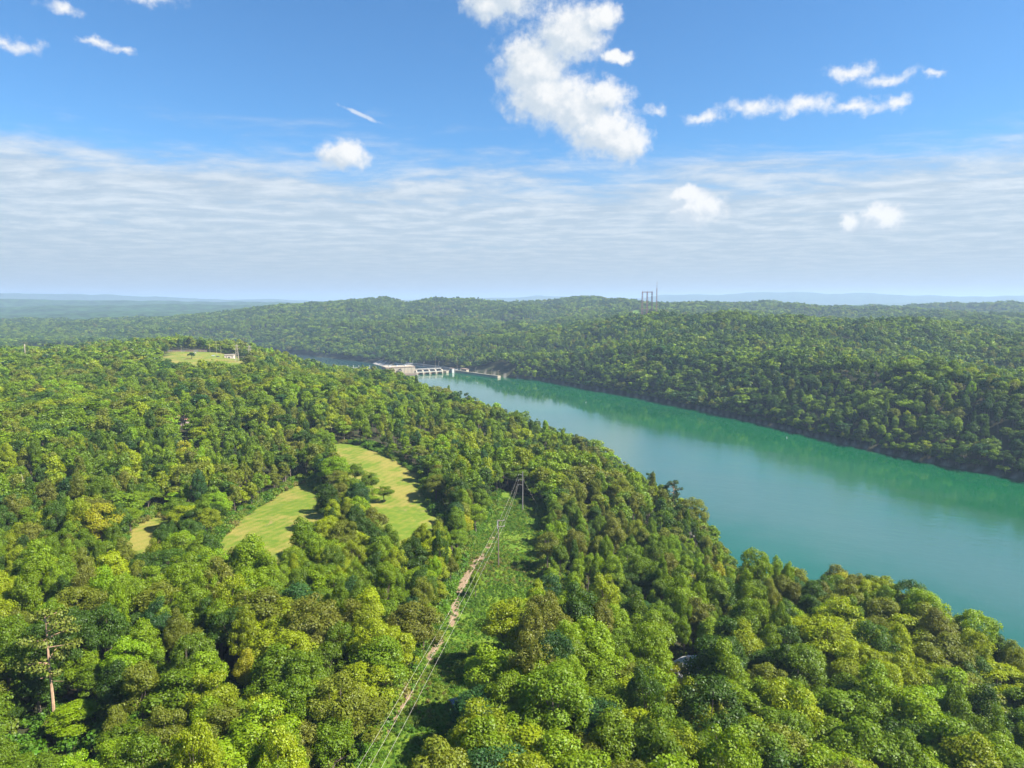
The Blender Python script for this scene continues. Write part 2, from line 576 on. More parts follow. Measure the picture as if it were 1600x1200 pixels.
xs = list(np.arange(-300, -40, 4.0)) + list(np.arange(-40, 20, 1.6)) + list(np.arange(20, 301, 4.0))
st, v = 4.0, 300.0
while v < 30000:
    st *= 1.045
    v += st
    xs = [-v] + xs + [v]
ys = [-400, -300, -200, -140, -90, -60, -30, 0, 20, 40] + list(np.arange(52, 340, 2.4)) + list(np.arange(340, 520, 4.0))
st, v = 4.0, 516.0
while v < 30000:
    st *= 1.022
    v += st
    ys.append(v)
xs, ys = np.array(xs), np.array(ys, float)
GX, GY = np.meshgrid(xs, ys)
GZ = ground(GX, GY)
nx, ny = len(xs), len(ys)
Vt = np.stack([GX.ravel(), GY.ravel(), GZ.ravel()], 1)
ii = np.arange(nx * ny).reshape(ny, nx)
Ft = np.stack([ii[:-1, :-1].ravel(), ii[:-1, 1:].ravel(), ii[1:, 1:].ravel(), ii[1:, :-1].ravel()], 1)
jx = Vt[:, 0] + fbm(Vt[:, 0] / 9, Vt[:, 1] / 9, 41) * 7
jy = Vt[:, 1] + fbm(Vt[:, 0] / 9, Vt[:, 1] / 9, 42) * 7
a_grass = open_land(jx, jy, [FIELD_A, FIELD_B, FIELD_C, HILLTOP, YARD, FAR_PASTURE], margin=2.5).astype(float)
a_brush = open_land(jx, jy, [CORRIDOR, TRACE, TRACE2], margin=7.0).astype(float)
DIRT = [(-7, 284), (-11, 254), (-15, 236), (-18, 215), (-18, 187), (-21, 169), (-22, 154), (-25, 141), (-27, 126), (-31, 100)]
dd = dist_poly(DIRT, Vt[:, 0], Vt[:, 1], closed=False)
a_dirt = np.clip(0.92 - dd / 1.9 + fbm(Vt[:, 0] / 11, Vt[:, 1] / 11, 58) * 2.8, 0, 1) * (dd < 9)
a_rock = np.clip(inside(RIPRAP, jx, jy) + 0.5 * smooth(2.5, 0.5, np.abs(sdist(POOL, Vt[:, 0], Vt[:, 1]) - .8)), 0, 1)


def terrain_mat():
    m = bpy.data.materials.new('ground')
    m.use_nodes = True
    T = NT(m.node_tree)
    b = T.n['Principled BSDF']
    b.inputs['Roughness'].default_value = 0.95
    b.inputs['Specular IOR Level'].default_value = 0.1
    P = T.node('ShaderNodeNewGeometry').outputs['Position']

    def at(nm):
        return T.node('ShaderNodeAttribute', attribute_type='GEOMETRY', attribute_name=nm).outputs['Fac']
    n1 = T.noise(P, 0.25, 6, 0.6)
    n2 = T.noise(P, 0.045, 6, 0.6)
    n3 = T.noise(P, 2.2, 4, 0.65)
    floor = T.mix(T.ramp(n1, .35, .65), (0.030, 0.046, 0.016), (0.050, 0.040, 0.022))
    # distant woodland canopy, too far to tell trees apart
    fx = T.v('MULTIPLY', P, (1, 1, 0.6))
    can = T.mix(T.ramp(T.noise(fx, 0.06, 6, 0.7), .35, .68), (0.020, 0.050, 0.016), (0.058, 0.105, 0.026))
    py = T.v('LENGTH', P)
    floor = T.mix(T.ramp(py, 2400, 3300), floor, can)
    # mown grass: green with straw patches and faint mowing rows
    px_, py_, _ = T.sep(P)
    rows = T.m('SINE', T.m('ADD', T.m('MULTIPLY', T.m('ADD', T.m('MULTIPLY', px_, .72), T.m('MULTIPLY', py_, -.30)), 2.1),
                           T.m('MULTIPLY', n2, 14.0)))
    green = T.mix(T.ramp(n1, .3, .7), (0.085, 0.145, 0.012), (0.140, 0.180, 0.020))
    straw = T.mix(T.ramp(n3, .3, .7), (0.19, 0.170, 0.035), (0.27, 0.225, 0.06))
    fs = T.m('ADD', T.ramp(n2, .40, .62), T.m('MULTIPLY', rows, 0.20))
    fs = T.m('ADD', fs, T.m('MULTIPLY', T.m('SUBTRACT', n1, .5), .9), clamp=True)
    grass = T.mix(T.m('MULTIPLY', fs, .95), green, straw)
    bare = T.ramp(T.noise(P, 0.055, 5, 0.6, 0.6), .63, .72)
    grass = T.mix(T.m('MULTIPLY', bare, .7), grass, (0.27, 0.18, 0.085))
    brush = T.mix(T.ramp(n1, .35, .65), (0.065, 0.135, 0.010), (0.125, 0.180, 0.018))
    dirt = T.mix(T.ramp(n3, .3, .7), (0.18, 0.130, 0.080), (0.29, 0.205, 0.130))
    rock = T.mix(T.ramp(n3, .3, .7), (0.22, 0.20, 0.17), (0.46, 0.42, 0.36))
    c = T.mix(at('grass'), floor, grass)
    c = T.mix(at('brush'), c, brush)
    c = T.mix(T.ramp(T.m('ADD', at('dirt'), T.m('MULTIPLY', T.m('SUBTRACT', n1, .5), .8)), .45, .7), c, dirt)
    c = T.mix(at('rock'), c, rock)
    T.put(b.inputs['Base Color'], c)
    bp = T.node('ShaderNodeBump')
    bp.inputs['Strength'].default_value = 0.6
    bp.inputs['Distance'].default_value = 0.4
    T.put(bp.inputs['Height'], n3)
    bp2 = T.node('ShaderNodeBump')
    T.put(bp2.inputs['Strength'], T.ramp(py, 2400, 3300, 0.0, 0.9))
    bp2.inputs['Distance'].default_value = 14.0
    T.put(bp2.inputs['Height'], T.noise(fx, 0.06, 6, 0.7))
    T.l.new(bp.outputs[0], bp2.inputs['Normal'])
    T.l.new(bp2.outputs[0], b.inputs['Normal'])
    return m


me = quads_mesh('ground', Vt, Ft, [terrain_mat()], attrs={'grass': a_grass, 'brush': a_brush, 'dirt': a_dirt, 'rock': a_rock})
me.shade_smooth()
tag(link('ground', me), kind='structure')


def mountains(name, dist, pts, mat, seed):
    """a long range as a real ridge: foot, crest and back slope"""
    az_ = np.radians(np.linspace(-62, 62, 420))
    base = np.interp(np.degrees(az_), [p[0] for p in pts], [p[1] for p in pts])
    x0, y0 = np.sin(az_) * dist, np.cos(az_) * dist
    crest = base + fbm(np.degrees(az_) / 2.1, np.full(az_.shape, seed * 1.7), seed, 5) * base.mean() * 0.45
    V, prof = [], [(-.13, 0.0), (-.09, .30), (-.055, .55), (-.025, .84), (0, 1.0), (.03, .80), (.08, .3), (.12, 0.0)]
    for k, (r, hh) in enumerate(prof):
        nz = fbm(np.degrees(az_) / 1.1 + k * .37, np.full(az_.shape, k * .6), seed + 5, 4) * (hh < 1) * (hh > 0)
        z = 20 + np.maximum(crest, 15) * np.clip(hh + nz * .5, 0, 1.0)
        V.append(np.stack([x0 * (1 + r), y0 * (1 + r), z], 1))
    n = len(az_)
    V = np.concatenate(V)
    i2 = np.arange(len(V)).reshape(len(prof), n)
    F = np.stack([i2[:-1, :-1].ravel(), i2[:-1, 1:].ravel(), i2[1:, 1:].ravel(), i2[1:, :-1].ravel()], 1)
    me = quads_mesh(name, V, F, [mat])
    me.shade_smooth()
    tag(link(name, me), kind='structure')


FARWOOD = pmat('far_woodland', (0.030, 0.065, 0.022), 0.95, scale=.02, var=.5, spec=.1)
mountains('mountains', 12500, [(-62, 150), (-38, 210), (-33, 215), (-27, 175), (-22, 140), (-12, 120), (-3, 150), (4, 205), (8, 150), (14, 215), (20, 250),
                               (27, 235), (33, 180), (38, 195), (62, 210)], FARWOOD, 3)
mountains('hills', 7000, [(-62, 100), (-40, 122), (-34, 120), (-24, 104), (-17, 100), (-8, 70), (0, 40), (20, 50), (38, 60), (62, 70)], FARWOOD, 8)
mountains('hills', 5300, [(-62, 60), (-42, 62), (-34, 76), (-27, 84), (-20, 74), (-12, 78), (-4, 60), (10, 40), (38, 50), (62, 50)], FARWOOD, 14)
mountains('hills', 4300, [(-62, 40), (-42, 38), (-35, 42), (-29, 56), (-24, 46), (-16, 60), (-6, 50), (10, 40), (38, 40), (62, 40)], FARWOOD, 19)


# ------------------------------------------------------------------ water
def water_mat(name, deep, still=0.0):
    m = bpy.data.materials.new(name)
    m.use_nodes = True
    T = NT(m.node_tree)
    b = T.n['Principled BSDF']
    P = T.node('ShaderNodeNewGeometry').outputs['Position']
    # wind lanes lie along the river
    mp = T.node('ShaderNodeMapping')
    mp.inputs['Rotation'].default_value = (0, 0, R_(-62))
    T.put(mp.inputs['Vector'], P)
    al = mp.outputs[0]
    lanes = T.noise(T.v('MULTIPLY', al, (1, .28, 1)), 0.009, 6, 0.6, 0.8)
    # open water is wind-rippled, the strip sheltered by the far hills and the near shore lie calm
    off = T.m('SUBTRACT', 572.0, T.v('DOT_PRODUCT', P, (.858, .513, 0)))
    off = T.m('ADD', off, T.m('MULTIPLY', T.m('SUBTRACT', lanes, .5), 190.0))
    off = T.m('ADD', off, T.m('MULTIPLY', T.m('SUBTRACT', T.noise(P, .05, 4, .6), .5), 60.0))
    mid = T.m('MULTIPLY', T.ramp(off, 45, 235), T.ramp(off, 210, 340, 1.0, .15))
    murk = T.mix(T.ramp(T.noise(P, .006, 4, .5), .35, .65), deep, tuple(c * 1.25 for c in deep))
    T.put(b.inputs['Base Color'], T.mix(T.m('MULTIPLY', mid, .8), murk, (deep[0] + .048, deep[1] * 1.45, deep[2] + .052)))  # mid-river paled and greyed in colour, standing in for silvery sky reflection
    b.inputs['IOR'].default_value = 1.50
    b.inputs['Specular IOR Level'].default_value = 0.9
    T.put(b.inputs['Roughness'], T.ramp(mid, 0, 1, 0.05, 0.16, False))
    w1 = T.noise(T.v('MULTIPLY', al, (1, .55, 1)), 0.9, 3, 0.6)
    w2 = T.noise(T.v('MULTIPLY', al, (1, .6, 1)), 0.28, 3, 0.6)
    w3 = T.noise(T.v('MULTIPLY', al, (1, .35, 1)), 0.07, 4, 0.65)
    hgt = T.m('ADD', T.m('ADD', T.m('MULTIPLY', w1, .35), w2), T.m('MULTIPLY', w3, 1.6))
    bp = T.node('ShaderNodeBump')
    T.put(bp.inputs['Strength'], T.ramp(mid, 0, 1, 0.03, 0.24, False))
    bp.inputs['Distance'].default_value = 0.5
    T.put(bp.inputs['Height'], hgt)
    T.l.new(bp.outputs[0], b.inputs['Normal'])
    return m


def grow(poly, d):
    cx = sum(p[0] for p in poly) / len(poly)
    n = len(poly)
    out = []
    A = sum(poly[i][0] * poly[(i + 1) % n][1] - poly[(i + 1) % n][0] * poly[i][1] for i in range(n))
    sg = 1 if A > 0 else -1
    for i in range(n):
        p0, p1, p2 = Vector(poly[i - 1]), Vector(poly[i]), Vector(poly[(i + 1) % n])
        t = ((p1 - p0).normalized() + (p2 - p1).normalized())
        t = t.normalized() if t.length > 1e-6 else Vector((1, 0))
        out.append((p1.x + sg * t.y * d, p1.y - sg * t.x * d))
    return out


def sheet_mesh(name, poly, z, mat):
    import bmesh
    bm = bmesh.new()
    vs_ = [bm.verts.new((x, y, z)) for x, y in poly]
    f = bm.faces.new(vs_)
    if f.normal.z < 0:
        f.normal_flip()
    bmesh.ops.triangulate(bm, faces=[f])
    me = bpy.data.meshes.new(name)
    bm.normal_update()
    for f in bm.faces:
        if f.normal.z < 0:
            f.normal_flip()
    bm.to_mesh(me)
    bm.free()
    me.materials.append(mat)
    return me


pool_outline = [p for p in grow(POOL, 5.0)]
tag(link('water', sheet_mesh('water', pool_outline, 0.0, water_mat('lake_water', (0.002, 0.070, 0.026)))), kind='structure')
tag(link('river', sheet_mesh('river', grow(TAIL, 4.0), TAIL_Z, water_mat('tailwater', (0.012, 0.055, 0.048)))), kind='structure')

# ------------------------------------------------------------------ trees: prototypes
NOM_R, NOM_H = 4.5, 17.0


def sprays(P, N, size, r, jitter, up=0.25):
    """leaf sprays as small irregular quads at P facing roughly along N"""
    n = len(P)
    N = N + r.normal(0, jitter, (n, 3)) + np.array([0, 0, up])
    N /= np.linalg.norm(N, axis=1)[:, None] + 1e-9
    a = r.normal(0, 1, (n, 3))
    U = np.cross(N, a)
    U /= np.linalg.norm(U, axis=1)[:, None] + 1e-9
    Wv = np.cross(N, U)
    s = size * r.uniform(.6, 1.3, n)
    V = np.zeros((n, 4, 3))
    for k, (cu, cw) in enumerate(((1, 0), (0, 1), (-1, 0), (0, -1))):
        kk = s * r.uniform(.55, 1.15, n)
        V[:, k] = P + U * (cu * kk)[:, None] + Wv * (cw * kk * .8)[:, None] + N * (r.normal(0, .12, n) * s)[:, None]
    F = np.arange(n * 4).reshape(n, 4)
    lv = np.repeat(np.clip(r.normal(.5, .24, n), 0, 1), 4)
    return V.reshape(-1, 3), F, lv


def tube_np(pts, rads, seg=5):
    mb = MB()
    mb.tube(pts, rads, seg)
    return mb


def broad_crown(seed, form, nblob, nleaf, size):
    r = np.random.default_rng(seed)
    R, H = NOM_R, NOM_H
    if form == 'round':
        zc, hz, k = .58 * H, .42 * H, 1.0
    elif form == 'tall':
        zc, hz, k = .56 * H, .46 * H, .80
    else:
        zc, hz, k = .62 * H, .35 * H, 1.12
    C, B, DI = [], [], []
    # a few big limbs make the outline uneven
    lob = r.normal(0, 1, (5, 3))
    lob /= np.linalg.norm(lob, axis=1)[:, None]
    for i in range(nblob):
        d = r.normal(0, 1, 3)
        d /= np.linalg.norm(d)
        if d[2] < -.35:
            d[2] = -d[2] * .6
            d /= np.linalg.norm(d)
        bump = 1 + .20 * max(0, (lob @ d).max() - .5) * 2 - .12 * r.random()
        f = (.60 + .18 * r.random()) * bump if i > nblob * .12 else .25
        taper = 1.0
        if form == 'tall':
            taper = 1 - .38 * max(0, d[2])
        c = np.array([d[0] * R * k * f * taper, d[1] * R * k * f * taper, zc + d[2] * hz * f * 1.06])
        C.append(c)
        B.append(R * r.uniform(.22, .38) * (1.25 if i <= nblob * .12 else 1) * (24 / max(nblob, 12)) ** .22)
        DI.append(d)
    P, N = [], []
    w = np.array(B) ** 2
    w = w / w.sum()
    for c, b, d, ww in zip(C, B, DI, w):
        n = max(3, int(nleaf * ww))
        q = r.normal(0, 1, (n * 2, 3))
        q /= np.linalg.norm(q, axis=1)[:, None]
        q = q[(q @ d > -.45)][:n]
        rad = b * (1 - .38 * r.random(len(q)) ** 2.2) * (1 + .10 * r.normal(0, 1, len(q)))
        P.append(c + q * rad[:, None] * np.array([1, 1, .86]))
        N.append(q)
    P, N = np.concatenate(P), np.concatenate(N)
    return sprays(P, N, size, r, .44), C


def broad_trunk(seed, C, seg=5, limbs=9):
    r = random.Random(seed)
    mb = MB()
    H = NOM_H
    top = .62 * H
    bend = (r.uniform(-.3, .3), r.uniform(-.3, .3))
    mb.tube([(0, 0, -1.2), (0, 0, .3), (bend[0], bend[1], top * .5), (bend[0] * 1.6, bend[1] * 1.6, top)], [.36, .27, .20, .10], seg)
    for c in sorted(C, key=lambda q: r.random())[:limbs]:
        z0 = r.uniform(.28, .55) * H
        mb.tube([(bend[0], bend[1], z0), (c[0] * .55 + bend[0] * .4, c[1] * .55, (z0 + c[2]) / 2 + .3), tuple(c)], [.12, .08, .03], 4)
    return mb


def pine_crown(seed, ntuft, nneedle, size, lo=.48):
    r = np.random.default_rng(seed)
    H = NOM_H
    P, N, C = [], [], []
    for i in range(ntuft):
        t = (i + r.random()) / ntuft
        z = H * (lo + (1.0 - lo) * t)
        reach = NOM_R * (.25 + .62 * math.sin(math.pi * min(1, (1 - t) * .85 + .12))) * r.uniform(.45, 1.05)
        a = r.uniform(0, 2 * math.pi)
        c = np.array([math.cos(a) * reach, math.sin(a) * reach, z + r.uniform(-.3, .5)])
        C.append(c)
        n = nneedle // ntuft
        q = r.normal(0, 1, (n, 3))
        q /= np.linalg.norm(q, axis=1)[:, None]
        b = NOM_R * r.uniform(.18, .30)
        rad = b * (1 - .5 * r.random(n) ** 2)
        P.append(c + q * rad[:, None] * np.array([1.25, 1.25, .50]))
        N.append(q * np.array([1, 1, 1.6]))
    return sprays(np.concatenate(P), np.concatenate(N), size, r, .6, .4), C


def pine_trunk(seed, C, bare=0):
    r = random.Random(seed)
    mb = MB()
    mb.tube([(0, 0, -1.2), (.05, 0, 5), (-.08, .06, 11), (.03, 0, NOM_H * .97)], [.30, .24, .17, .05], 6)
    for c in C:
        mb.tube([(0, 0, c[2] - r.uniform(.2, .9)), (c[0] * .5, c[1] * .5, c[2] - .25), tuple(c)], [.07, .05, .02], 4)
    for _ in range(bare):
        a, z, L = r.uniform(0, 6.28), r.uniform(.30, .55) * NOM_H, r.uniform(1.2, 3.0)
        mb.tube([(0, 0, z), (math.cos(a) * L, math.sin(a) * L, z + r.uniform(-.2, .6))], [.05, .015], 4)
    return mb


def dead_tree(seed, spread=1.0, twigs=26):
    r = random.Random(seed)
    mb = MB()
    H = NOM_H * .9
    mb.tube([(0, 0, -1), (.1, 0, H * .35), (0, .1, H * .6)], [.32, .24, .15], 6)

    def branch(p, d, L, rad, lev):
        q = p + d * L * .5 + Vector((r.uniform(-.1, .1), r.uniform(-.1, .1), .1)) * L
        e = p + d * L + Vector((0, 0, .15 * L))
        mb.tube([p, q, e], [rad, rad * .75, rad * .4], 4)
        if lev > 0:
            for _ in range(3):
                nd = (d + Vector((r.uniform(-.7, .7), r.uniform(-.7, .7), r.uniform(-.1, .6)))).normalized()
                branch(p.lerp(e, r.uniform(.45, 1)), nd, L * r.uniform(.45, .7), rad * .5, lev - 1)
    for i in range(7):
        a = i * 2.4 + r.random()
        branch(Vector((0, 0, H * r.uniform(.35, .6))), Vector((math.cos(a) * spread, math.sin(a) * spread, r.uniform(.5, 1.3))).normalized(), r.uniform(2.8, 4.6), .13, 2)
    return mb


def shrub(seed, nleaf, size):
    r = np.random.default_rng(seed)
    P, N = [], []
    for i in range(7):
        a, q = r.uniform(0, 6.28), r.uniform(0, .75)
        c = np.array([math.cos(a) * q, math.sin(a) * q, r.uniform(.25, .75)])
        d = r.normal(0, 1, (nleaf // 7, 3))
        d /= np.linalg.norm(d, axis=1)[:, None]
        d[:, 2] = np.abs(d[:, 2]) * .9 - .1
        P.append(c + d * r.uniform(.35, .55))
        N.append(d)
    return sprays(np.concatenate(P), np.concatenate(N), size, r, .6, .3)


def join(parts, mats, name):
    """parts: list of (V, F, leafvar, material index)"""
    V, F, L, M, b = [], [], [], [], 0
    for v_, f_, l_, mi in parts:
        V.append(v_)
        F.append(f_ + b)
        L.append(l_)
        M.append(np.full(len(f_), mi))
        b += len(v_)
    return quads_mesh(name, np.concatenate(V), np.concatenate(F), mats, np.concatenate(M), {'leafvar': np.concatenate(L)})


def mb_quads(mb):
    f = np.array([q for q in mb.f if len(q) == 4])
    return np.array(mb.v, float), f, np.full(len(mb.v), .5)


FORMS = ['round', 'tall', 'tall', 'round', 'tall', 'wide', 'round', 'tall', 'round', 'tall']
HI, PROTO = [], []          # HI: (crown mesh, trunk mesh); PROTO: joined meshes for the forest
for i, fm in enumerate(FORMS):
    (V, F, L), C = broad_crown(100 + i, fm, 40 + (i % 3) * 10, 12000, .172)
    cm = quads_mesh('crown', V, F, [LEAF], attrs={'leafvar': L})
    tb = broad_trunk(200 + i, C)
    HI.append((cm, tb.mesh('trunk', BARK)))
    PROTO.append(join([(V, F, L, 0), (*mb_quads(tb), 1)], [LEAF, BARK], 'tree_near'))
N_HI = len(PROTO)
MID0 = len(PROTO)
for i, fm in enumerate(FORMS[:8]):
    (V, F, L), C = broad_crown(300 + i, fm, 28 + (i % 3) * 6, 2200, .36)
    tb = broad_trunk(400 + i, C, 4, 3)
    PROTO.append(join([(V, F, L, 0), (*mb_quads(tb), 1)], [LEAF, BARK], 'tree_mid'))
N_MID = len(PROTO) - MID0
LOW0 = len(PROTO)
for i, fm in enumerate(FORMS[:8]):
    (V, F, L), C = broad_crown(500 + i, fm, 16 + (i % 3) * 3, 420, .74)
    PROTO.append(join([(V, F, L, 0)], [LEAF], 'tree_far'))
N_LOW = len(PROTO) - LOW0
PINES = []
for i in range(5):
    (V, F, L), C = pine_crown(600 + i, 26 if i < 4 else 20, 4200 if i < 4 else 2600, .24, .46 if i < 4 else .50)
    PINES.append((quads_mesh('crown', V, F, [NEEDLE], attrs={'leafvar': L}), pine_trunk(700 + i, C, 5).mesh('trunk', PINEBARK)))

# ------------------------------------------------------------------ where the trees stand
TINTS = {
    'bright green': (0.180, 0.268, 0.005), 'mid green': (0.125, 0.200, 0.005), 'dark green': (0.056, 0.112, 0.007),
    'olive green': (0.160, 0.188, 0.012), 'yellow-green': (0.240, 0.295, 0.005), 'brownish olive': (0.155, 0.168, 0.016),
    'yellow': (0.30, 0.300, 0.010), 'blue-green': (0.040, 0.102, 0.020), 'lime green': (0.205, 0.335, 0.005),
}
TN = list(TINTS)
TV = np.array([TINTS[k] for k in TN])


def jgrid(x0, x1, y0, y1, s, r):
    X, Y = np.meshgrid(np.arange(x0, x1, s), np.arange(y0, y1, s * .87))
    X = X + (np.arange(X.shape[0]) % 2)[:, None] * s * .5
    X = X + r.uniform(-.42, .42, X.shape) * s
    Y = Y + r.uniform(-.42, .42, Y.shape) * s
    return X.ravel(), Y.ravel()


tx, ty, tr, th = [], [], [], []
for (rmin, rmax, sp) in ((0, 420, 7.1), (420, 1500, 9.0), (1500, 3600, 12.0)):
    X, Y = jgrid(-rmax, rmax, 40 if rmin == 0 else 40, rmax, sp, rng)
    rr = np.hypot(X, Y)
    azm = np.degrees(np.arctan2(X, Y))
    lim = np.where(rr < 500, 60, np.where(rr < 1500, 47, 43))
    k = (rr >= rmin) & (rr < rmax) & (np.abs(azm) < lim) & (rr > 55)
    X, Y, rr = X[k], Y[k], rr[k]
    tx.append(X)
    ty.append(Y)
    big = fbm(X / 70, Y / 70, 77) * 1.7
    rad = np.clip(rng.normal(1.0, .27, len(X)) + big, .5, 1.8) * sp * .68
    tr.append(rad)
    hh = np.clip(rng.normal(17.0, 3.0, len(X)) + big * 6, 10, 24) * np.where(rr > 1500, .95, 1.0)
    th.append(hh)
sx_, sy_ = [], []
for a, b in zip(POOL, POOL[1:] + POOL[:1]):
    L = math.hypot(b[0] - a[0], b[1] - a[1])
    nxv, nyv = (b[1] - a[1]) / L, -(b[0] - a[0]) / L
    for t in np.arange(0, L, 5.5):
        q = (a[0] + (b[0] - a[0]) * t / L + random.uniform(-1, 1), a[1] + (b[1] - a[1]) * t / L + random.uniform(-1, 1))
        for sg in (1, -1):
            p = (q[0] + sg * nxv * random.uniform(1.0, 3.2), q[1] + sg * nyv * random.uniform(1.0, 3.2))
            if 90 < p[1] < 1150 and not inside(POOL, np.array([p[0]]), np.array([p[1]]))[0]:
                sx_.append(p[0])
                sy_.append(p[1])
tx.append(np.array(sx_))
ty.append(np.array(sy_))
tr.append(rng.uniform(3.0, 5.0, len(sx_)))
th.append(rng.uniform(8.0, 13.0, len(sx_)))
tx, ty, tr, th = map(np.concatenate, (tx, ty, tr, th))
dp, dt = sdist(POOL, tx, ty), sdist(TAIL, tx, ty)
keep = (dp > 0.6) & (dt > 6) & ~open_land(tx, ty, margin=3.2)
CLEARINGS = [(46, 174, 7.0, 0, 0), (-13, 141, 4.5, 0, 0), (-224, 460, 7.2, 0, 0), (366, 1862, 30, 0, 0)]
for cx, cy_, rad, _, _ in CLEARINGS:
    for s in np.linspace(.82, 1.0, 8):
        keep &= np.hypot(tx - cx * s, ty - cy_ * s) > rad
for s in (1.0, .96, .92):                                    # the dam and lock stand free
    keep &= ~inside([(-250, 1140), (-120, 1200), (-10, 1140), (10, 1170), (-60, 1260), (-190, 1400), (-230, 1390), (-260, 1240)], tx / s, ty / s)
# short brushy growth at the rim of open ground and along the shore
edge = open_land(tx, ty, margin=9.0)
th = np.where(edge, th * .82, th)
shore = np.abs(dp) < 14
th = np.where(shore, th * .80, th)
tx, ty, tr, th = tx[keep], ty[keep], tr[keep], th[keep]
tz = ground(tx, ty) - .25
rr = np.hypot(tx, ty)
far_bank = (sdist(POOL, tx, ty) > 0) & (tx > 60 + 0 * ty) & (ty > 300) & (ty > 1100 - 1.9 * (tx + 60)) | (ty > 1150)
# species and leaf colour come in drifts; far-bank weights paint in backlit shade
n = len(tx)
w = np.zeros((n, len(TN)))
drift = [fbm(tx / 45, ty / 45, 90 + k, 3) for k in range(len(TN))]
basew = dict(zip(TN, (1.4, 1.4, .95, .85, .80, .30, .02, .2, .16)))
for k, nm in enumerate(TN):
    wk = basew[nm] * np.exp(drift[k] * 7.0)
    if nm in ('dark green', 'blue-green', 'mid green'):
        wk = np.where(far_bank, wk * (4.5 if nm != 'mid green' else 2.0), wk)
    if nm in ('yellow', 'lime green', 'yellow-green'):
        wk = np.where(far_bank, wk * .12, wk)
    if nm in ('olive green', 'brownish olive'):
        wk = np.where(far_bank, wk * .35, wk)
    w[:, k] = wk
w /= w.sum(1)[:, None]
pick = (w.cumsum(1) > rng.random(n)[:, None]).argmax(1)
tint = TV[pick] * rng.uniform(.80, 1.18, (n, 1))
rot = rng.uniform(0, 2 * math.pi, n)
lean = rng.normal(0, .04, (n, 2))
var = rng.integers(0, 1000, n)

# single trees the picture shows: x, y, height, crown radius, form index, colour
SPECIAL = [
    (-84, 322, 12, 6.0, 0, 'olive green'), (-78, 332, 14, 5.5, 3, 'mid green'), (-74, 312, 11, 5.8, 3, 'dark green'), (-68, 322, 12, 5.0, 6, 'mid green'),
    (-66, 303, 10, 5.8, 6, 'bright green'), (-60, 312, 8, 4.8, 0, 'mid green'), (-36, 314, 14, 5.4, 0, 'olive green'),
    (-148, 256, 11, 5.8, 3, 'bright green'), (-132, 262, 14, 6.0, 0, 'mid green'), (-126, 274, 13, 5.5, 3, 'mid green'),
    (-108, 442, 17, 3.6, 4, 'yellow'), (40, 156, 13, 3.8, 0, 'yellow'), (74, 236, 16, 4.0, 2, 'yellow'), (-398, 846, 9, 6.2, 1, 'blue-green'),
    (-12, 214, 9, 2.6, 2, 'bright green'), (22, 214, 13, 3.0, 4, 'bright green'), (-330, 380, 17, 3.6, 4, 'yellow'), (-215, 330, 15, 3.8, 2, 'yellow'),
    (-58, 140, 14, 3.4, 4, 'yellow'), (-82, 137, 16, 5.0, 0, 'lime green'), (-104, 118, 11, 4.6, 6, 'lime green'),
]
PINE_SPOTS = [(-92, 128, 25, 5.6, 4), (91, 263, 15, 4.6, 3), (86, 354, 25, 4.6, 0), (76, 368, 21, 3.8, 1), (70, 392, 17, 3.8, 2), (64, 420, 19, 4.0, 3),
              (56, 436, 18, 4.2, 0), (50, 452, 19, 3.8, 1), (44, 470, 18, 4.2, 2), (36, 488, 19, 4.0, 3), (28, 502, 18, 4.2, 0), (20, 520, 19, 4.0, 1),
              (12, 536, 18, 4.2, 2), (4, 548, 19, 3.8, 3), (-6, 562, 18, 4.2, 1), (-38, 662, 28, 4.4, 0), (-45, 672, 30, 4.6, 1), (-53, 682, 30, 4.8, 2),
              (-61, 690, 28, 4.4, 3), (-34, 640, 20, 4.0, 2), (-72, 714, 20, 4.2, 0), (-84, 738, 19, 4.2, 1), (-96, 762, 18, 4.2, 2)]
DEAD_SPOTS = [(-205, 282, 17, 3.6, 'pale bare dead tree with upright forking branches among the left-hand trees'),
              (53, 134, 10, 4.8, 'tangled brown leafless dead tree at the bottom edge of the picture'),
              (62, 226, 15, 3.6, 'bare grey dead tree on the slope above the wooded lake shore'),
              (70, 232, 14, 3.0, 'thin leafless tree with crooked pale limbs beside a yellow tree')]
sp_xy = np.array([(s[0], s[1], s[3]) for s in SPECIAL] + [(p[0], p[1], p[3] * .8) for p in PINE_SPOTS] + [(d[0], d[1], d[3]) for d in DEAD_SPOTS])
ok = np.ones(n, bool)
for x, y, r0 in sp_xy:
    ok &= np.hypot(tx - x, ty - y) > r0 * .95
# a gap in front of the bare pine so that its trunk shows
ok &= ~((np.hypot(tx + 85, ty - 117) < 9.0))
th = np.where((np.hypot(tx + 80, ty - 110) < 16) | (np.hypot(tx + 92, ty - 128) < 11), th * .60, th)
tx, ty, tz, tr, th, rr, pick, tint, rot, lean, var, far_bank = (a[ok] for a in (tx, ty, tz, tr, th, rr, pick, tint, rot, lean, var, far_bank))
n = len(tx)


# how much of each near tree can be seen: paint crowns far to near into a small id picture
def project(x, y, z):
    c, s = math.cos(PITCH), math.sin(PITCH)
    dz_ = z - CAM_H
    dep = y * c - dz_ * s
    up = y * s + dz_ * c
    f = 24 / 36 * 1024
    return 512 + f * x / dep, 384 - f * up / dep, dep


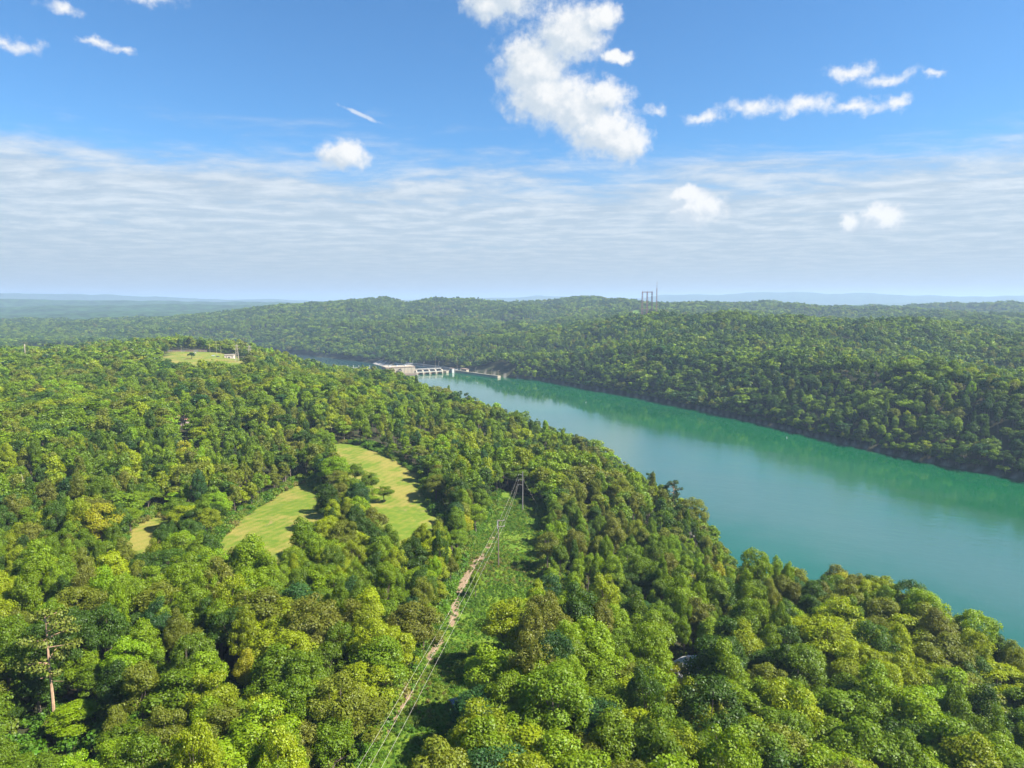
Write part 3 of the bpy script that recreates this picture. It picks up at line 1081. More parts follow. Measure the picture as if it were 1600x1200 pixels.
near = np.where(rr < 480)[0]
near = near[np.argsort(-rr[near])]
idbuf = np.full((768, 1024), -1, np.int32)
u, v_, dep = project(tx[near], ty[near], tz[near] + th[near] * .62)
for k, i in enumerate(near):
    f = 683 / dep[k]
    a, b = tr[i] * .95 * f, th[i] * .36 * f
    x0, x1, y0, y1 = int(max(0, u[k] - a)), int(min(1023, u[k] + a)), int(max(0, v_[k] - b)), int(min(767, v_[k] + b))
    if x0 > x1 or y0 > y1 or dep[k] < 10:
        continue
    yy, xx = np.mgrid[y0:y1 + 1, x0:x1 + 1]
    msk = ((xx - u[k]) / max(a, .5)) ** 2 + ((yy - v_[k]) / max(b, .5)) ** 2 < 1
    idbuf[y0:y1 + 1, x0:x1 + 1][msk] = i
cnt = np.bincount(idbuf[idbuf >= 0], minlength=n)
N_SINGLE = 290 - len(SPECIAL)
single = np.argsort(-cnt)[:N_SINGLE]
is_single = np.zeros(n, bool)
is_single[single] = True

# ------------------------------------------------------------------ the single trees
ORD = ['', 'second', 'third', 'fourth', 'fifth', 'sixth', 'seventh', 'eighth', 'ninth', 'tenth', 'eleventh', 'twelfth', 'thirteenth', 'fourteenth',
       'fifteenth', 'sixteenth', 'seventeenth', 'eighteenth', 'nineteenth', 'twentieth']
LANDMARKS = [  # image position in the 1024 x 768 frame, phrase
    (61, 690, 'the bare-trunked pine'), (365, 700, 'the lower power line corridor'), (452, 585, 'the middle power line corridor'),
    (520, 500, 'the upper power pole'), (260, 520, 'the lower mown field'), (395, 480, 'the upper mown field'), (150, 535, 'the small left field'),
    (680, 665, 'the grey house roof'), (762, 750, 'the tangled dead tree'), (735, 565, 'the wooded point by the lake'), (960, 610, 'the lake shore at right'),
    (850, 590, 'the lake shore'), (32, 500, 'the pale dead tree'), (990, 740, 'the bottom right corner'), (20, 755, 'the bottom left corner'),
    (200, 730, 'the lower left woods'), (540, 740, 'the bottom edge beside the corridor'), (650, 590, 'the bare trees above the shore'),
    (20, 620, 'the left edge of the picture'), (186, 415, 'the terracotta roof'), (860, 700, 'the right-hand woods'), (580, 640, 'the woods right of the corridor'),
    (280, 620, 'the woods left of the corridor'),
]
FORM_WORD = {'round': 'round-crowned', 'wide': 'broad spreading', 'tall': 'tall narrow'}
used_labels = {}


def tree_label(u0, v0, colour, form, dep0, rad):
    best = min(LANDMARKS, key=lambda q: (q[0] - u0) ** 2 + ((q[1] - v0) * 1.15) ** 2)
    ddx, ddy = u0 - best[0], v0 - best[1]
    if math.hypot(ddx, ddy) < 18:
        rel = 'right at'
    elif abs(ddx) > abs(ddy) * 1.2:
        rel = 'left of' if ddx < 0 else 'right of'
    else:
        rel = 'above' if ddy < 0 else 'below'
    size = 'large ' if rad > 5.2 else ('small ' if rad < 3.4 else '')
    return f'{size}{colour} {FORM_WORD[form]} tree', rel, best[2], math.hypot(ddx, ddy)


def put_tree(x, y, z, h, rad, vi, tn, rz, le=(0, 0), meshes=None, name='broadleaf_tree'):
    cm, tm = (meshes or HI)[vi]
    e = link(name, None, loc=(x, y, z), rot=(le[0], le[1], rz), scale=(rad / NOM_R, rad / NOM_R, h / NOM_H))
    e.empty_display_size = 1
    link('trunk', tm, e)
    c = link('crown', cm, e)
    c['tint'] = [float(q) for q in tn]
    return e


todo = []
for i in single:
    todo.append((tx[i], ty[i], tz[i], th[i], tr[i], int(var[i] % N_HI), tint[i], rot[i], lean[i], TN[pick[i]]))
for k, (x, y, h, rad, vi, cn) in enumerate(SPECIAL):
    todo.append((x, y, float(ground(np.array([x]), np.array([y]))[0]) - .2, h, rad, vi, np.array(TINTS[cn]), k * 1.3, (0, 0), cn))
entries = []
for (x, y, z, h, rad, vi, tn, rz, le, cn) in todo:
    e = put_tree(float(x), float(y), float(z), float(h), float(rad), vi, tn, float(rz), le)
    u0, v0, d0 = project(float(x), float(y), float(z) + h * .65)
    desc, rel, lm, dist = tree_label(u0, v0, cn, FORMS[vi], d0, rad)
    e['category'] = 'tree'
    e['group'] = 'broadleaf trees of the near woods'
    entries.append(((desc, rel, lm), dist, e))
entries.sort(key=lambda q: (q[0], q[1]))
for key, dist, e in entries:
    k = used_labels.get(key, 0)
    used_labels[key] = k + 1
    desc, rel, lm = key
    alone = sum(1 for q in entries if q[0] == key) == 1
    e['label'] = f'{desc} {rel} {lm}' if alone else f'{ORD[k] or "first"} {desc} {rel} {lm}'

PINE_LABELS = {0: 'tall open pine with long bare brown trunk in the lower left woods', 1: 'low olive pine leaning over the lake at the wooded point',
               2: 'flat-topped dark pine standing highest above the lake shore near the power pole'}
for k, (x, y, h, rad, vi) in enumerate(PINE_SPOTS):
    z = float(ground(np.array([x]), np.array([y]))[0]) - .2
    tn = (0.125, 0.150, 0.018) if k < 2 else (0.040 + .006 * (k % 3), 0.086 + .008 * (k % 2), 0.022)
    e = put_tree(x, y, z, h, rad, vi, tn, k * 2.1, meshes=PINES, name='pine_tree')
    if k < 3:
        lab = PINE_LABELS[k]
    elif k < 15:
        lab = f'dark green pine on the near lake shore, {ORD[k - 1]} pine counting from the wooded point towards the dam'
        lab = f'dark shoreline pine, {ORD[k - 1]} one counted from the wooded point towards the dam'
    else:
        lab = f'tall dark pine in the far shore clump, {ORD[k - 15] or "first"} one counted towards the dam'
    tag(e, lab, 'pine tree', 'pines along the near lake shore' if k else None)
for k, (x, y, h, rad, lab) in enumerate(DEAD_SPOTS):
    z = float(ground(np.array([x]), np.array([y]))[0]) - .2
    me = dead_tree(50 + k, 1.0 if k else .45).mesh('dead_tree', DEADWOOD)
    tag(link('dead_tree', me, loc=(x, y, z), rot=(0, 0, k), scale=(rad / 3.6, rad / 3.6, h / NOM_H)), lab, 'dead tree')

# ------------------------------------------------------------------ the forest mass
proto_col = bpy.data.collections.new('tree_shapes')
for i, me in enumerate(PROTO):
    o = bpy.data.objects.new(f'shape_{i:03d}', me)
    proto_col.objects.link(o)


def scatter_group(name, col):
    g = bpy.data.node_groups.new(name, 'GeometryNodeTree')
    g.interface.new_socket('Geometry', in_out='INPUT', socket_type='NodeSocketGeometry')
    g.interface.new_socket('Geometry', in_out='OUTPUT', socket_type='NodeSocketGeometry')
    N, L = g.nodes, g.links
    gi, go = N.new('NodeGroupInput'), N.new('NodeGroupOutput')
    ci = N.new('GeometryNodeCollectionInfo')
    ci.inputs[0].default_value = col
    ci.inputs[1].default_value = True
    ci.inputs[2].default_value = True
    ip = N.new('GeometryNodeInstanceOnPoints')

    def named(nm, ty_):
        q = N.new('GeometryNodeInputNamedAttribute')
        q.data_type = ty_
        q.inputs[0].default_value = nm
        return q.outputs[0]
    L.new(gi.outputs[0], ip.inputs['Points'])
    L.new(ci.outputs[0], ip.inputs['Instance'])
    ip.inputs['Pick Instance'].default_value = True
    L.new(named('shape', 'INT'), ip.inputs['Instance Index'])
    L.new(named('turn', 'FLOAT_VECTOR'), ip.inputs['Rotation'])
    L.new(named('size', 'FLOAT_VECTOR'), ip.inputs['Scale'])
    L.new(ip.outputs[0], go.inputs[0])
    return g


def scatter(name, col, P, shape, turn, size, tint_):
    me = bpy.data.meshes.new(name)
    me.vertices.add(len(P))
    me.vertices.foreach_set('co', np.asarray(P, np.float32).ravel())
    a = me.attributes.new('shape', 'INT', 'POINT')
    a.data.foreach_set('value', np.asarray(shape, np.int32))
    for nm, val in (('turn', turn), ('size', size), ('tint', tint_)):
        a = me.attributes.new(nm, 'FLOAT_VECTOR', 'POINT')
        a.data.foreach_set('vector', np.asarray(val, np.float32).ravel())
    o = link(name, me)
    md = o.modifiers.new('scatter', 'NODES')
    md.node_group = scatter_group(name, col)
    return o


rest = ~is_single
lodv = np.where(rr < 300, var % N_HI, np.where(rr < 800, MID0 + var % N_MID, LOW0 + var % N_LOW))
P = np.stack([tx, ty, tz], 1)[rest]
S = np.stack([tr / NOM_R, tr / NOM_R, th / NOM_H], 1)[rest]
Tn = np.stack([lean[:, 0], lean[:, 1], rot], 1)[rest]
forest = scatter('forest', proto_col, P, lodv[rest], Tn, S, tint[rest])
tag(forest, 'dense green broadleaf forest covering both banks and the hills beyond', 'forest', kind='stuff')
print('TREES', n, 'single', len(todo), 'forest', int(rest.sum()))

# brush under the power line and at the field edges
shrub_col = bpy.data.collections.new('shrub_shapes')
for i in range(4):
    V, F, L = shrub(800 + i, 260, .13)
    shrub_col.objects.link(bpy.data.objects.new(f'shrub_{i}', quads_mesh('shrub', V, F, [LEAF], attrs={'leafvar': L})))
X, Y = jgrid(-60, 30, 60, 330, .95, rng)
k = open_land(X, Y, [CORRIDOR], margin=16.0, sweep=False)
X2, Y2 = jgrid(-170, 0, 200, 440, 1.6, rng)
k2 = open_land(X2, Y2, [FIELD_A, FIELD_B, FIELD_C], margin=6.0) & ~open_land(X2, Y2, [FIELD_A, FIELD_B, FIELD_C])
X, Y = np.concatenate([X[k], X2[k2]]), np.concatenate([Y[k], Y2[k2]])
X3, Y3 = jgrid(-260, 230, 55, 330, 3.4, rng)
k3 = (np.hypot(X3, Y3) < 330) & (sdist(POOL, X3, Y3) > 2) & ~open_land(X3, Y3, [CORRIDOR, FIELD_A, FIELD_B, FIELD_C])
X, Y = np.concatenate([X, X3[k3]]), np.concatenate([Y, Y3[k3]])
dn = dist_poly(DIRT, X, Y, closed=False)
bare = np.clip(0.92 - dn / 1.9 + fbm(X / 11, Y / 11, 58) * 2.8, 0, 1) * (dn < 9)
k = ((bare < .45) | (rng.random(len(X)) < .22)) & (fbm(X / 5, Y / 5, 31) > -.22)
X, Y = X[k], Y[k]
m_ = len(X)
sz = np.clip(rng.normal(.55, .2, m_) + fbm(X / 14, Y / 14, 63) * 1.1, .22, 1.5)
sz = np.where(open_land(X, Y, [CORRIDOR, FIELD_A, FIELD_B, FIELD_C], sweep=True), sz, np.clip(sz * 3.4, 1.0, 3.4))
tt = np.array([(0.110, 0.215, 0.010), (0.080, 0.180, 0.010), (0.155, 0.220, 0.016), (0.19, 0.180, 0.040)])[
    np.clip((rng.random(m_) * 2.2 + fbm(X / 18, Y / 18, 64) * 4 + .6), 0, 3.2).astype(int)] * rng.uniform(.85, 1.15, (m_, 1))
brush = scatter('brush', shrub_col, np.stack([X, Y, ground(X, Y) - .05], 1), rng.integers(0, 4, m_),
                np.stack([np.zeros(m_), np.zeros(m_), rng.uniform(0, 6.28, m_)], 1), np.stack([sz, sz, sz * rng.uniform(.7, 1.2, m_)], 1), tt)
tag(brush, 'low green brush growing in the power line corridor', 'brush', kind='stuff')
print('BRUSH', m_)


# ------------------------------------------------------------------ built things
def gz(x, y):
    return float(ground(np.array([float(x)]), np.array([float(y)]))[0])


def thing(name, label, cat, loc, rz=0.0, group=None):
    e = link(name, None, loc=loc, rot=(0, 0, rz))
    e.empty_display_size = 2
    return tag(e, label, cat, group)


def lattice(mb, x, y, z0, z1, w0, w1, n, r):
    """a square lattice column"""
    c = lambda t: [(x + sx * (w0 + (w1 - w0) * t) / 2, y + sy * (w0 + (w1 - w0) * t) / 2, z0 + (z1 - z0) * t) for sx, sy in ((-1, -1), (1, -1), (1, 1), (-1, 1))]
    a, b = c(0), c(1)
    for p, q in zip(a, b):
        mb.tube([p, q], r, 4)
    for k in range(n):
        p, q = c(k / n), c((k + 1) / n)
        for i in range(4):
            j = (i + 1) % 4
            mb.tube([p[i], q[j]] if k % 2 else [p[j], q[i]], r * .6, 3)
            mb.tube([q[i], q[j]], r * .6, 3)
    return mb


# --- power line poles
X1, Y1 = 5, 312
p1 = thing('utility_pole', 'tall grey power pole with three curved arms at the head of the cleared corridor', 'utility pole', (X1, Y1, gz(X1, Y1)), group='power poles in the corridor')
MB().tube([(0, 0, -1), (0, 0, 19)], [.26, .16], 8).build('pole', GREYWOOD, p1)
A1 = []
for z, L in ((17.6, 2.0), (15.2, 1.9), (12.8, 2.1)):
    MB().tube([(0, 0, z - .5), (-L * .5, -.1, z + .05), (-L, -.2, z + .15)], [.09, .08, .06], 6).build('davit_arm', GREYWOOD, p1)
    MB().tube([(-L, -.2, z + .1), (-L - .1, -.3, z - .55)], [.09, .07], 6).build('insulator', WHITEP, p1)
    A1.append((X1 - L - .1, Y1 - .3, p1.location.z + z - .55))
X2, Y2 = -5, 241
p2 = thing('utility_pole', 'brown wooden power pole with two pale crossarms halfway down the cleared corridor', 'utility pole', (X2, Y2, gz(X2, Y2)), group='power poles in the corridor')
MB().tube([(0, 0, -1), (0, 0, 17.6)], [.24, .15], 8).build('pole', POLEWOOD, p2)
A2 = []
for z in (17.2, 15.0):
    MB().box(-.5, 2.3, -.34, -.16, z - .11, z + .11).build('crossarm', CONC_WHITE, p2)
for x, z in ((2.1, 17.3), (2.1, 15.1), (-.42, 15.1)):
    MB().tube([(x, -.25, z), (x, -.25, z + .25), (x, -.25, z + .5)], [.07, .14, .06], 6).build('insulator', WHITEP, p2)
    A2.append((X2 + x, Y2 - .25, p2.location.z + z + .5))
MB().tube([(-.3, -.25, 14.2), (-.3, -.25, 16.9)], [.16, .16], 8).build('fuse_box', WHITEP, p2)
FAR_ENDS = [(-47.5, -40, 66), (-45, -40, 66), (-42, -40, 66)]
ORDER2 = [A2[2], A2[0], A2[1]]


def sagged(a, b, sag, n=18):
    a, b = Vector(a), Vector(b)
    return [a.lerp(b, i / n) - Vector((0, 0, 4 * sag * (i / n) * (1 - i / n))) for i in range(n + 1)]


WN = ['leftmost', 'middle', 'rightmost']
for k in range(3):
    mb = MB()
    pts = sagged(A1[k], ORDER2[k], .7, 10)[:-1] + sagged(ORDER2[k], FAR_ENDS[k], 4.5, 24)
    mb.tube(pts, .02, 5)
    tag(mb.build('power_line_wire', WIRE), f'{WN[k]} pale power line wire running down the cleared corridor', 'wire', 'power line wires')
for k in range(2):
    tag(MB().tube(sagged(A1[k], (-70, 372 + k * 3, 54 - k * 3), 1.2, 10), .018, 4).build('branch_wire', WIRE),
        ['upper', 'lower'][k] + ' thin wire leading left from the upper power pole into the trees', 'wire', 'branch wires at the upper pole')
tag(MB().tube([(X1, Y1, p1.location.z + 16), (X1 + 9, Y1 - 3, gz(X1 + 9, Y1 - 3))], .014, 4).build('guy_wire', WIRE), 'slanting guy wire bracing the upper power pole', 'wire')


# --- houses and a shed in the woods
def house(name, label, x, y, rz, w, d, hw, hr, roofm, wallm, chimney=True):
    t = thing(name, label, 'house' if w > 5 else 'shed', (x, y, gz(x, y) - .2), rz)
    MB().box(-w / 2, w / 2, -d / 2, d / 2, -1, hw).build('wall', wallm, t)
    o = .5
    rf = MB()
    for sg in (-1, 1):
        y0, y1 = sg * (d / 2 + o), 0
        vs_ = [(-w / 2 - o, y0, hw - .15), (w / 2 + o, y0, hw - .15), (w / 2 + o, 0, hw + hr), (-w / 2 - o, 0, hw + hr)]
        vs_ += [(a, b, c + .18) for a, b, c in vs_]
        rf.add(vs_, [(0, 1, 2, 3), (7, 6, 5, 4), (0, 4, 5, 1), (1, 5, 6, 2), (2, 6, 7, 3), (3, 7, 4, 0)])
    r = rf.build('roof', roofm, t)
    for sx in (-1, 1):
        MB().add([(sx * w / 2, -d / 2, hw), (sx * w / 2, d / 2, hw), (sx * w / 2, 0, hw + hr - .05), (sx * (w / 2 - .2), -d / 2, hw), (sx * (w / 2 - .2), d / 2, hw), (sx * (w / 2 - .2), 0, hw + hr - .05)],
                 [(0, 1, 2), (5, 4, 3), (0, 3, 4, 1), (1, 4, 5, 2), (2, 5, 3, 0)]).build('gable', wallm, t)
    if chimney:
        MB().box(w * .2, w * .2 + .8, -.5, .4, hw, hw + hr + 1.0).build('chimney', BRICKWALL, r)
    for k in (-1, 1):
        f = MB().box(k * w * .25 - .6, k * w * .25 + .6, -d / 2 - .06, -d / 2 + .02, 1.0, 2.2).build('window', WHITEP, t)
        MB().box(k * w * .25 - .48, k * w * .25 + .48, -d / 2 - .075, -d / 2 - .05, 1.1, 2.1).build('pane', GLASS, f)
    MB().box(-.45, .45, -d / 2 - .06, -d / 2 + .02, -.2, 1.95).build('door', POLEWOOD, t)
    return t


house('house', 'house with pale grey gabled roof half hidden by trees right of the corridor', 46, 174, R_(38), 11, 8, 3.2, 2.2, ROOFGREY, CONC_WHITE)
house('house', 'house with terracotta roof deep in the woods beyond the left fields', -224, 460, R_(10), 10, 8, 4.5, 2.6, ROOFRED, BRICKWALL)
house('shed', 'small blue-grey roofed shed in shade beside the lower corridor', -12.0, 141, R_(30), 2.4, 1.9, 1.6, .5, ROOFBLUE, GREYWOOD, False)

# --- pale rocks at the water's edge of the point
rk = random.Random(5)
for k, (x, y, s_) in enumerate(((95, 268, 2.2), (97.5, 265.5, 1.7), (93.5, 271, 1.5))):
    import bmesh
    bm = bmesh.new()
    bmesh.ops.create_icosphere(bm, subdivisions=2, radius=1.0)
    for v in bm.verts:
        v.co *= 1 + rk.uniform(-.22, .22)
        v.co.z *= .6
    me = bpy.data.meshes.new('rock')
    bm.to_mesh(me)
    bm.free()
    me.materials.append(ROCK)
    tag(link('rock', me, loc=(x, y, max(.2, gz(x, y))), scale=(s_, s_ * .8, s_)), ['largest pale rock', 'middle-sized pale rock', 'smallest pale rock'][k] + ' at the waterline under the wooded point', 'rock', 'rocks at the wooded point')

# --- buoys
for k, (x, y) in enumerate(((95, 868), (-55, 1078), (262, 640))):
    b = thing('buoy', ['white channel buoy floating in mid lake', 'white buoy floating nearest the dam', 'white buoy floating close to the far bank'][k], 'buoy', (x, y, 0), group='buoys on the lake')
    MB().tube([(0, 0, -.4), (0, 0, .1), (0, 0, .5)], [.35, .6, .5], 10).build('float', WHITEP, b)
    MB().tube([(0, 0, .5), (0, 0, 1.9), (0, 0, 2.1)], [.2, .14, .08], 8).build('mast', WHITEP, b)

# --- the dam: powerhouse, spillway, crest
DAM_A = math.atan2(.432, .902)
dam = thing('dam', 'low pale concrete dam with gated spillway closing the end of the lake', 'dam', (-220, 1185, 0), DAM_A)
MB().box(-34, 53, -8, 0, -16, 3.2).build('crest', PINK, dam)
MB().box(-34, 53, -8.25, -7.6, 3.2, 4.3).build('parapet', CONC_WHITE, dam)
MB().box(53, 104, 2, 16, -16, -2).build('spillway_sill', CONC_DARK, dam)
for k in range(5):
    s0 = 53 + k * 12.0
    MB().prism([(-7, -14), (12, -14), (12, 7.5), (-3, 7.5), (-7, 3.0)], -1.2, 1.2).build('pier', CONC_WHITE, dam, loc=(s0 + 1.2, 0, 0), rot=(0, 0, math.pi / 2))
    if k < 4:
        g = MB().box(s0 + 2.4, s0 + 12, 1.2, 2.2, -6, 2.6).build('spillway_gate', PINK, dam)
        MB().box(s0 + 2.4, s0 + 12, .95, 1.2, -.4, .2).build('gate_rib', DARKSTEEL, g)
dk = MB().box(53, 103, -6.4, -2.0, 3.1, 4.2).build('lower_deck', CONC_WHITE, dam)
MB().box(53, 103, -6.5, -6.3, 4.2, 5.2).build('railing', WHITEP, dk)
dk = MB().box(53, 103, 3.0, 9.5, 7.5, 8.7).build('bridge_deck', CONC, dam)
MB().box(53, 103, 2.8, 3.0, 8.7, 9.7).build('railing', WHITEP, dk)

ph = thing('powerhouse', 'pale cream flat-roofed powerhouse block standing on the dam', 'building', (-220, 1185, 0), DAM_A)
MB().box(0, 53, 0.02, 28, -16, 13.6).build('wall', CONC, ph)
for k in range(8):
    MB().box(.35 + k * 6.6, 6.45 + k * 6.6, -.32, 0.0, 3.6, 12.7).build('wall_panel', CONC_WHITE, ph)
for k in range(4):
    MB().box(-.3, 0, 1.2 + k * 6.7, 7.1 + k * 6.7, 3.6, 12.7).build('wall_panel', CONC, ph)
r = MB().box(-.6, 53.6, -.6, 28.6, 13.6, 14.5).build('roof', PINK, ph)
MB().box(.6, 52.4, .6, 27.4, 14.5, 14.9).build('roof_deck', CONC_WHITE, r)
for k in (9, 22, 37):
    MB().box(k, k + 3.2, 10, 14, 14.9, 16.4).build('roof_vent', STEEL, r)
cr = thing('gantry_crane', 'dark gantry crane on the crest in front of the powerhouse', 'crane', (-220 + 24 * .902 + 4 * .432, 1185 + 24 * .432 - 4 * .902, 3.2), DAM_A)
for x in (-3, 3):
    for y in (-2, 2):
        MB().tube([(x, y, 0), (x * .8, y, 6)], .22, 5).build('leg', DARKSTEEL, cr)
MB().box(-3.2, 3.2, -2.3, 2.3, 6, 7).build('bridge_girder', DARKSTEEL, cr)
MB().box(-1.2, 1.0, -1.4, 1.4, 7, 8.6).build('hoist_house', DARKSTEEL, cr)
MB().tube([(0, 0, 8), (4.5, -1, 10.5)], .16, 4).build('jib', DARKSTEEL, cr)

# --- the lock
LK = math.atan2(-.76, .65)                      # local x points upstream
lock = thing('navigation_lock', 'long concrete navigation lock with twin walls beside the dam', 'lock', (-122, 1248, 0), LK)
w1 = MB().box(-175, 14, -4.5, 0, -18, 4.4).build('river_wall', CONC, lock)
w2 = MB().box(-175, 14, 23, 27.5, -18, 4.4).build('land_wall', CONC, lock)
for wv, y in ((w1, -4.3), (w2, 23.2)):
    MB().box(-175, 14, y, y + .18, 4.4, 5.5).build('railing', WHITEP, wv)
ap = MB().box(14, 137, 11.0, 16.5, -3, 3.0).build('approach_wall', CONC, lock)
MB().box(14.2, 137, 10.9, 13.4, 3.0, 3.9).build('coping', CONC_WHITE, ap)
MB().box(132.5, 138, 10.5, 17, -4, 3.4).build('wall_head', CONC_WHITE, lock)
for x in (6, -150):
    g = MB().box(x, x + 1.6, .1, 22.9, -14, 3.6).build('lock_gate', DARKSTEEL, lock)
    MB().box(x - .2, x + 1.8, .1, 22.9, 3.6, 4.1).build('walkway', WHITEP, g)
MB().box(-2, 16, -9.5, -4.52, -14, 3.8).build('guide_pier', CONC_WHITE, lock)
ch = thing('control_house', 'small white control house with red roof on the lock wall', 'building', (-112, 1236, 4.4), LK)
MB().box(-6, 4, 1.0, 5.4, -4.4, 3.2).build('wall', WHITEP, ch)
MB().box(-6.5, 4.5, .5, 5.9, 3.2, 3.8).build('roof', PINK, ch)
for k in range(3):
    MB().box(-5 + k * 3, -3.2 + k * 3, .92, 1.02, 1.2, 2.4).build('window', GLASS, ch)
ch = thing('storage_building', 'low white and red building on the landward lock wall', 'building', (-92, 1238, 3.0), LK)
MB().box(-8, 9, 4, 10, -5, 3.0).build('wall', CONC_WHITE, ch)
MB().box(-8.5, 9.5, 3.5, 10.5, 3.0, 3.9).build('roof', PINK, ch)
for k in range(4):
    MB().box(-6.5 + k * 4, -4.2 + k * 4, 3.9, 4.01, .6, 2.2).build('window', GLASS, ch)
cl, sl = math.cos(LK), math.sin(LK)
LAMPS = [(-150, -2), (-110, -2), (-70, -2), (-30, -2), (30, 13.7), (72, 13.7), (118, 13.7), (135, 14), (0, 26), (-60, 26)]
for k, (a, b) in enumerate(LAMPS):
    x, y = -122 + a * cl - b * sl, 1248 + a * sl + b * cl
    z0 = 3.0 if 14 < a < 140 else 4.4
    lp = thing('lamp_post', f'pale lamp post on the lock wall, {ORD[k] or "first"} one counted along it', 'lamp post', (x, y, z0 - .1), LK, 'lamp posts on the lock')
    hh = 9 if k not in (8, 3) else 22
    MB().tube([(0, 0, 0), (0, 0, hh)], [.22, .13], 6).build('post', CONC_WHITE, lp)
    MB().tube([(0, 0, hh - .1), (0, .8, hh + .4), (0, 2.0, hh + .4)], .10, 5).build('arm', CONC_WHITE, lp)
    MB().box(-.25, .25, 1.6, 2.6, hh + .22, hh + .5).build('lantern', WHITEP, lp)

# --- switchyard gantries on the left abutment
for k, (x, y, L) in enumerate(((-287, 1166, 9), (-276, 1163, 9), (-266, 1160, 9), (-249, 1163, 11))):
    g = thing('switchyard_gantry', f'white steel switchyard gantry left of the powerhouse, {ORD[k] or "first"} from the left', 'gantry', (x, y, gz(x, y) - .1), R_(8), 'switchyard gantries')
    for sx in (-1, 1):
        lattice(MB(), sx * L / 2, 0, 0, 15.5, 1.1, .5, 6, .17).build('column', WHITEP, g)
    for z in (8.2, 11.6):
        MB().box(-L / 2, L / 2, -.35, .35, z, z + .7).build('beam', WHITEP, g)
tr = thing('transformer', 'pale grey transformer bank at the foot of the switchyard gantries', 'transformer', (-258, 1172, gz(-258, 1172) - .1), .2)
MB().box(-3, 3, -1.6, 1.6, 0, 3.4).build('tank', STEEL, tr)
for k in range(3):
    MB().tube([(-2 + k * 2, 0, 3.4), (-2 + k * 2, 0, 5.0)], [.3, .15], 6).build('bushing', WHITEP, tr)
tag(MB().box(-22, 24, -.12, .12, 0, 2.4).build('yard_wall', CONC_WHITE, loc=(-280, 1150, gz(-280, 1150) - .2), rot=(0, 0, R_(8))), 'long low pale wall along the switchyard', 'wall')

# --- river crossing towers on the far ridge
bx_, by_ = 372, 1868
bz = min(gz(bx_ - 14, by_), gz(bx_ + 12, by_)) - 1
pt = thing('transmission_tower', 'three-legged rust-red lattice transmission tower on the ridge across the lake', 'transmission tower', (bx_, by_, bz))
for x in (-18, -5, 8):
    lattice(MB(), x, 0, 0, 70, 4.2, 2.4, 14, .42).build('leg', REDSTEEL, pt)
MB().box(-19.5, 9.5, -.8, .8, 68.5, 70.6).build('top_beam', REDSTEEL, pt)
MB().box(-18, 8, -.6, .6, 22, 23.6).build('lower_beam', REDSTEEL, pt)
for x in (-18, -5, 8):
    MB().tube([(x, 0, 70), (x, 0, 74)], [.5, .2], 5).build('peak', REDSTEEL, pt)
mt = thing('radio_mast', 'thin red lattice mast, taller than the transmission tower beside it', 'mast', (bx_ + 20, by_ - 4, gz(bx_ + 20, by_ - 4) - 1))
lattice(MB(), 0, 0, 0, 78, 3.0, 1.5, 16, .36).build('lattice', REDSTEEL, mt)
MB().tube([(0, 0, 78), (0, 0, 98)], [.55, .25], 5).build('antenna', REDSTEEL, mt)

# --- the hilltop compound on the left
for k, (x, y) in enumerate(((-336, 832), (-322, 836))):
    t = thing('lattice_tower', ['left', 'right'][k] + ' one of two pale lattice towers at the edge of the hilltop clearing', 'tower', (x, y, gz(x, y) - .5), .3, 'hilltop lattice towers')
    lattice(MB(), 0, 0, 0, 21, 4.4, 1.2, 7, .17).build('mast', CONC_WHITE, t)
    for z in (16, 19.5):
        MB().box(-3.2, 3.2, -.22, .22, z, z + .4).build('crossarm', CONC_WHITE, t)
for k, (x, y, h) in enumerate(((-421, 950, 14), (-412, 950, 19), (-405, 948, 13), (-460, 948, 9))):
    t = thing('light_mast', f'slim pale mast on the hilltop clearing, {ORD[k] or "first"} of the row', 'mast', (x, y, gz(x, y) - .2), 0, 'hilltop masts')
    MB().tube([(0, 0, 0), (0, 0, h)], [.20, .12], 6).build('post', CONC_WHITE, t)
    MB().box(-.6, .6, -.2, .2, h, h + .4).build('lamp_head', CONC_WHITE, t)
hx, hy = -389, 938
hb = thing('utility_building', 'small pale pink flat-roofed building on the hilltop clearing', 'building', (hx, hy, gz(hx, hy) - .3), R_(12))
MB().box(-6, 6, -4, 4, -1, 5.0).build('wall', BRICKWALL, hb)
MB().box(-6.5, 6.5, -4.5, 4.5, 5.0, 5.6).build('roof', CONC_WHITE, hb)
MB().box(-1, 1, -4.12, -3.98, 0, 2.6).build('door', DARKSTEEL, hb)
for x in (-4, 3.4):
    MB().box(x, x + 1.3, -4.1, -3.98, 1.6, 3.2).build('window', GLASS, hb)
fx0, fy0 = -462, 968
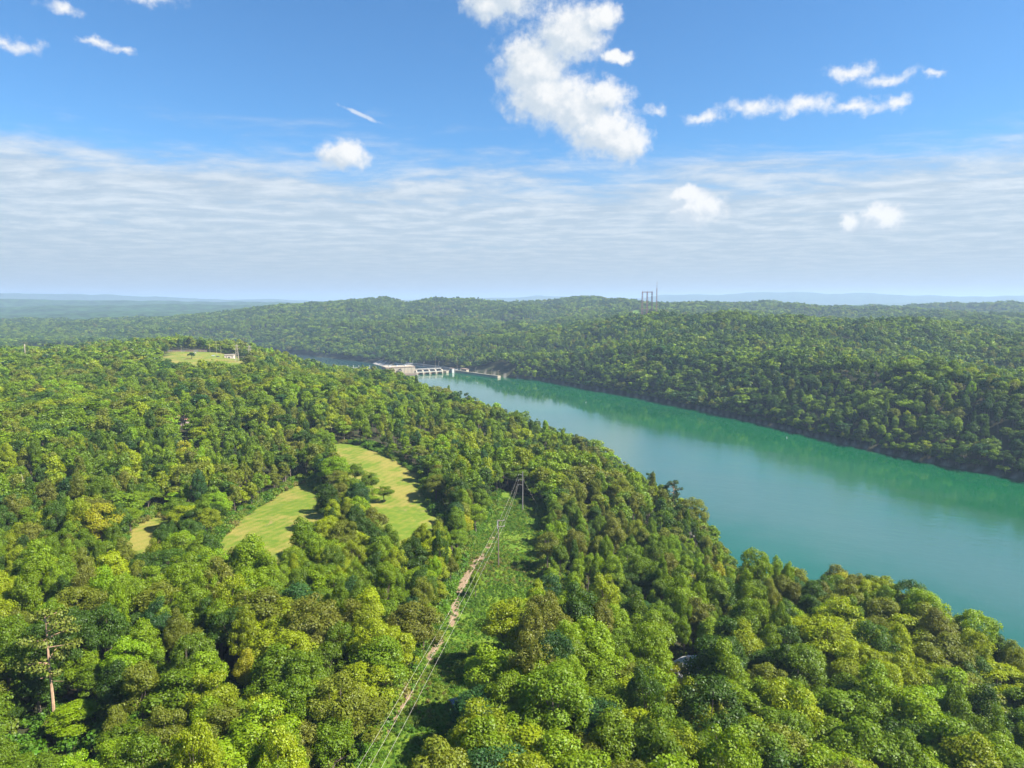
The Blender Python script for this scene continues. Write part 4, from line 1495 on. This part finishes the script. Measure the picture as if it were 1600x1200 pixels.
fw = thing('perimeter_wall', 'long low reddish wall at the back of the hilltop clearing', 'wall', (fx0, fy0, gz(fx0, fy0) - .6), R_(4))
for k in range(9):
    MB().box(-26 + k * 6, -20.3 + k * 6, -.2, .2, 0, 3.2).build('wall_panel', PINK if k % 3 else CONC, fw)


def car(x, y, rz, m, label):
    c = thing('car', label, 'car', (x, y, gz(x, y)), rz, 'cars parked on the hilltop')
    MB().prism([(-2.2, .35), (2.2, .35), (2.25, .8), (1.3, .95), (.7, 1.45), (-1.2, 1.5), (-2.0, 1.0), (-2.25, .8)], -.88, .88).build('body', m, c)
    MB().prism([(1.15, .98), (.66, 1.38), (-1.15, 1.42), (-1.8, 1.02)], -.90, .90).build('window', GLASS, c)
    for wx in (-1.4, 1.4):
        for wy in (-.8, .8):
            MB().tube([(wx, wy - .12, .34), (wx, wy + .12, .34)], .34, 10).build('wheel', DARKSTEEL, c)


car(-437, 938, .3, WHITEP, 'white car parked beside the hilltop masts')
car(-408, 930, .8, STEEL, 'silver car parked left of the pale pink hilltop building')
car(-400, 926, .8, DARKSTEEL, 'dark car parked next to the silver car on the hilltop')
px_, py_ = -541, 757
t = thing('monopole', 'plain white monopole rising from the trees at the far left', 'monopole', (px_, py_, gz(px_, py_) - .5))
MB().tube([(0, 0, 0), (0, 0, 27)], [.6, .42], 10).build('mast', CONC_WHITE, t)
MB().tube([(0, 0, 24.5), (0, 0, 26.8)], [.7, .7], 10).build('antenna_shroud', CONC_WHITE, t)


# ------------------------------------------------------------------ haze: the air itself
hz = bpy.data.materials.new('haze')
hz.use_nodes = True
T = NT(hz.node_tree)
T.n.clear()
pv = T.node('ShaderNodeVolumePrincipled')
pv.inputs['Color'].default_value = (0.52, 0.71, 0.94, 1)
pv.inputs['Density'].default_value = 0.000108
pv.inputs['Anisotropy'].default_value = 0.1
ho = T.node('ShaderNodeOutputMaterial')
T.l.new(pv.outputs[0], ho.inputs['Volume'])
tag(MB().box(-32000, 32000, -3000, 29000, -30, 300).build('haze', hz), 'pale blue summer haze over the valley', 'haze', kind='stuff')
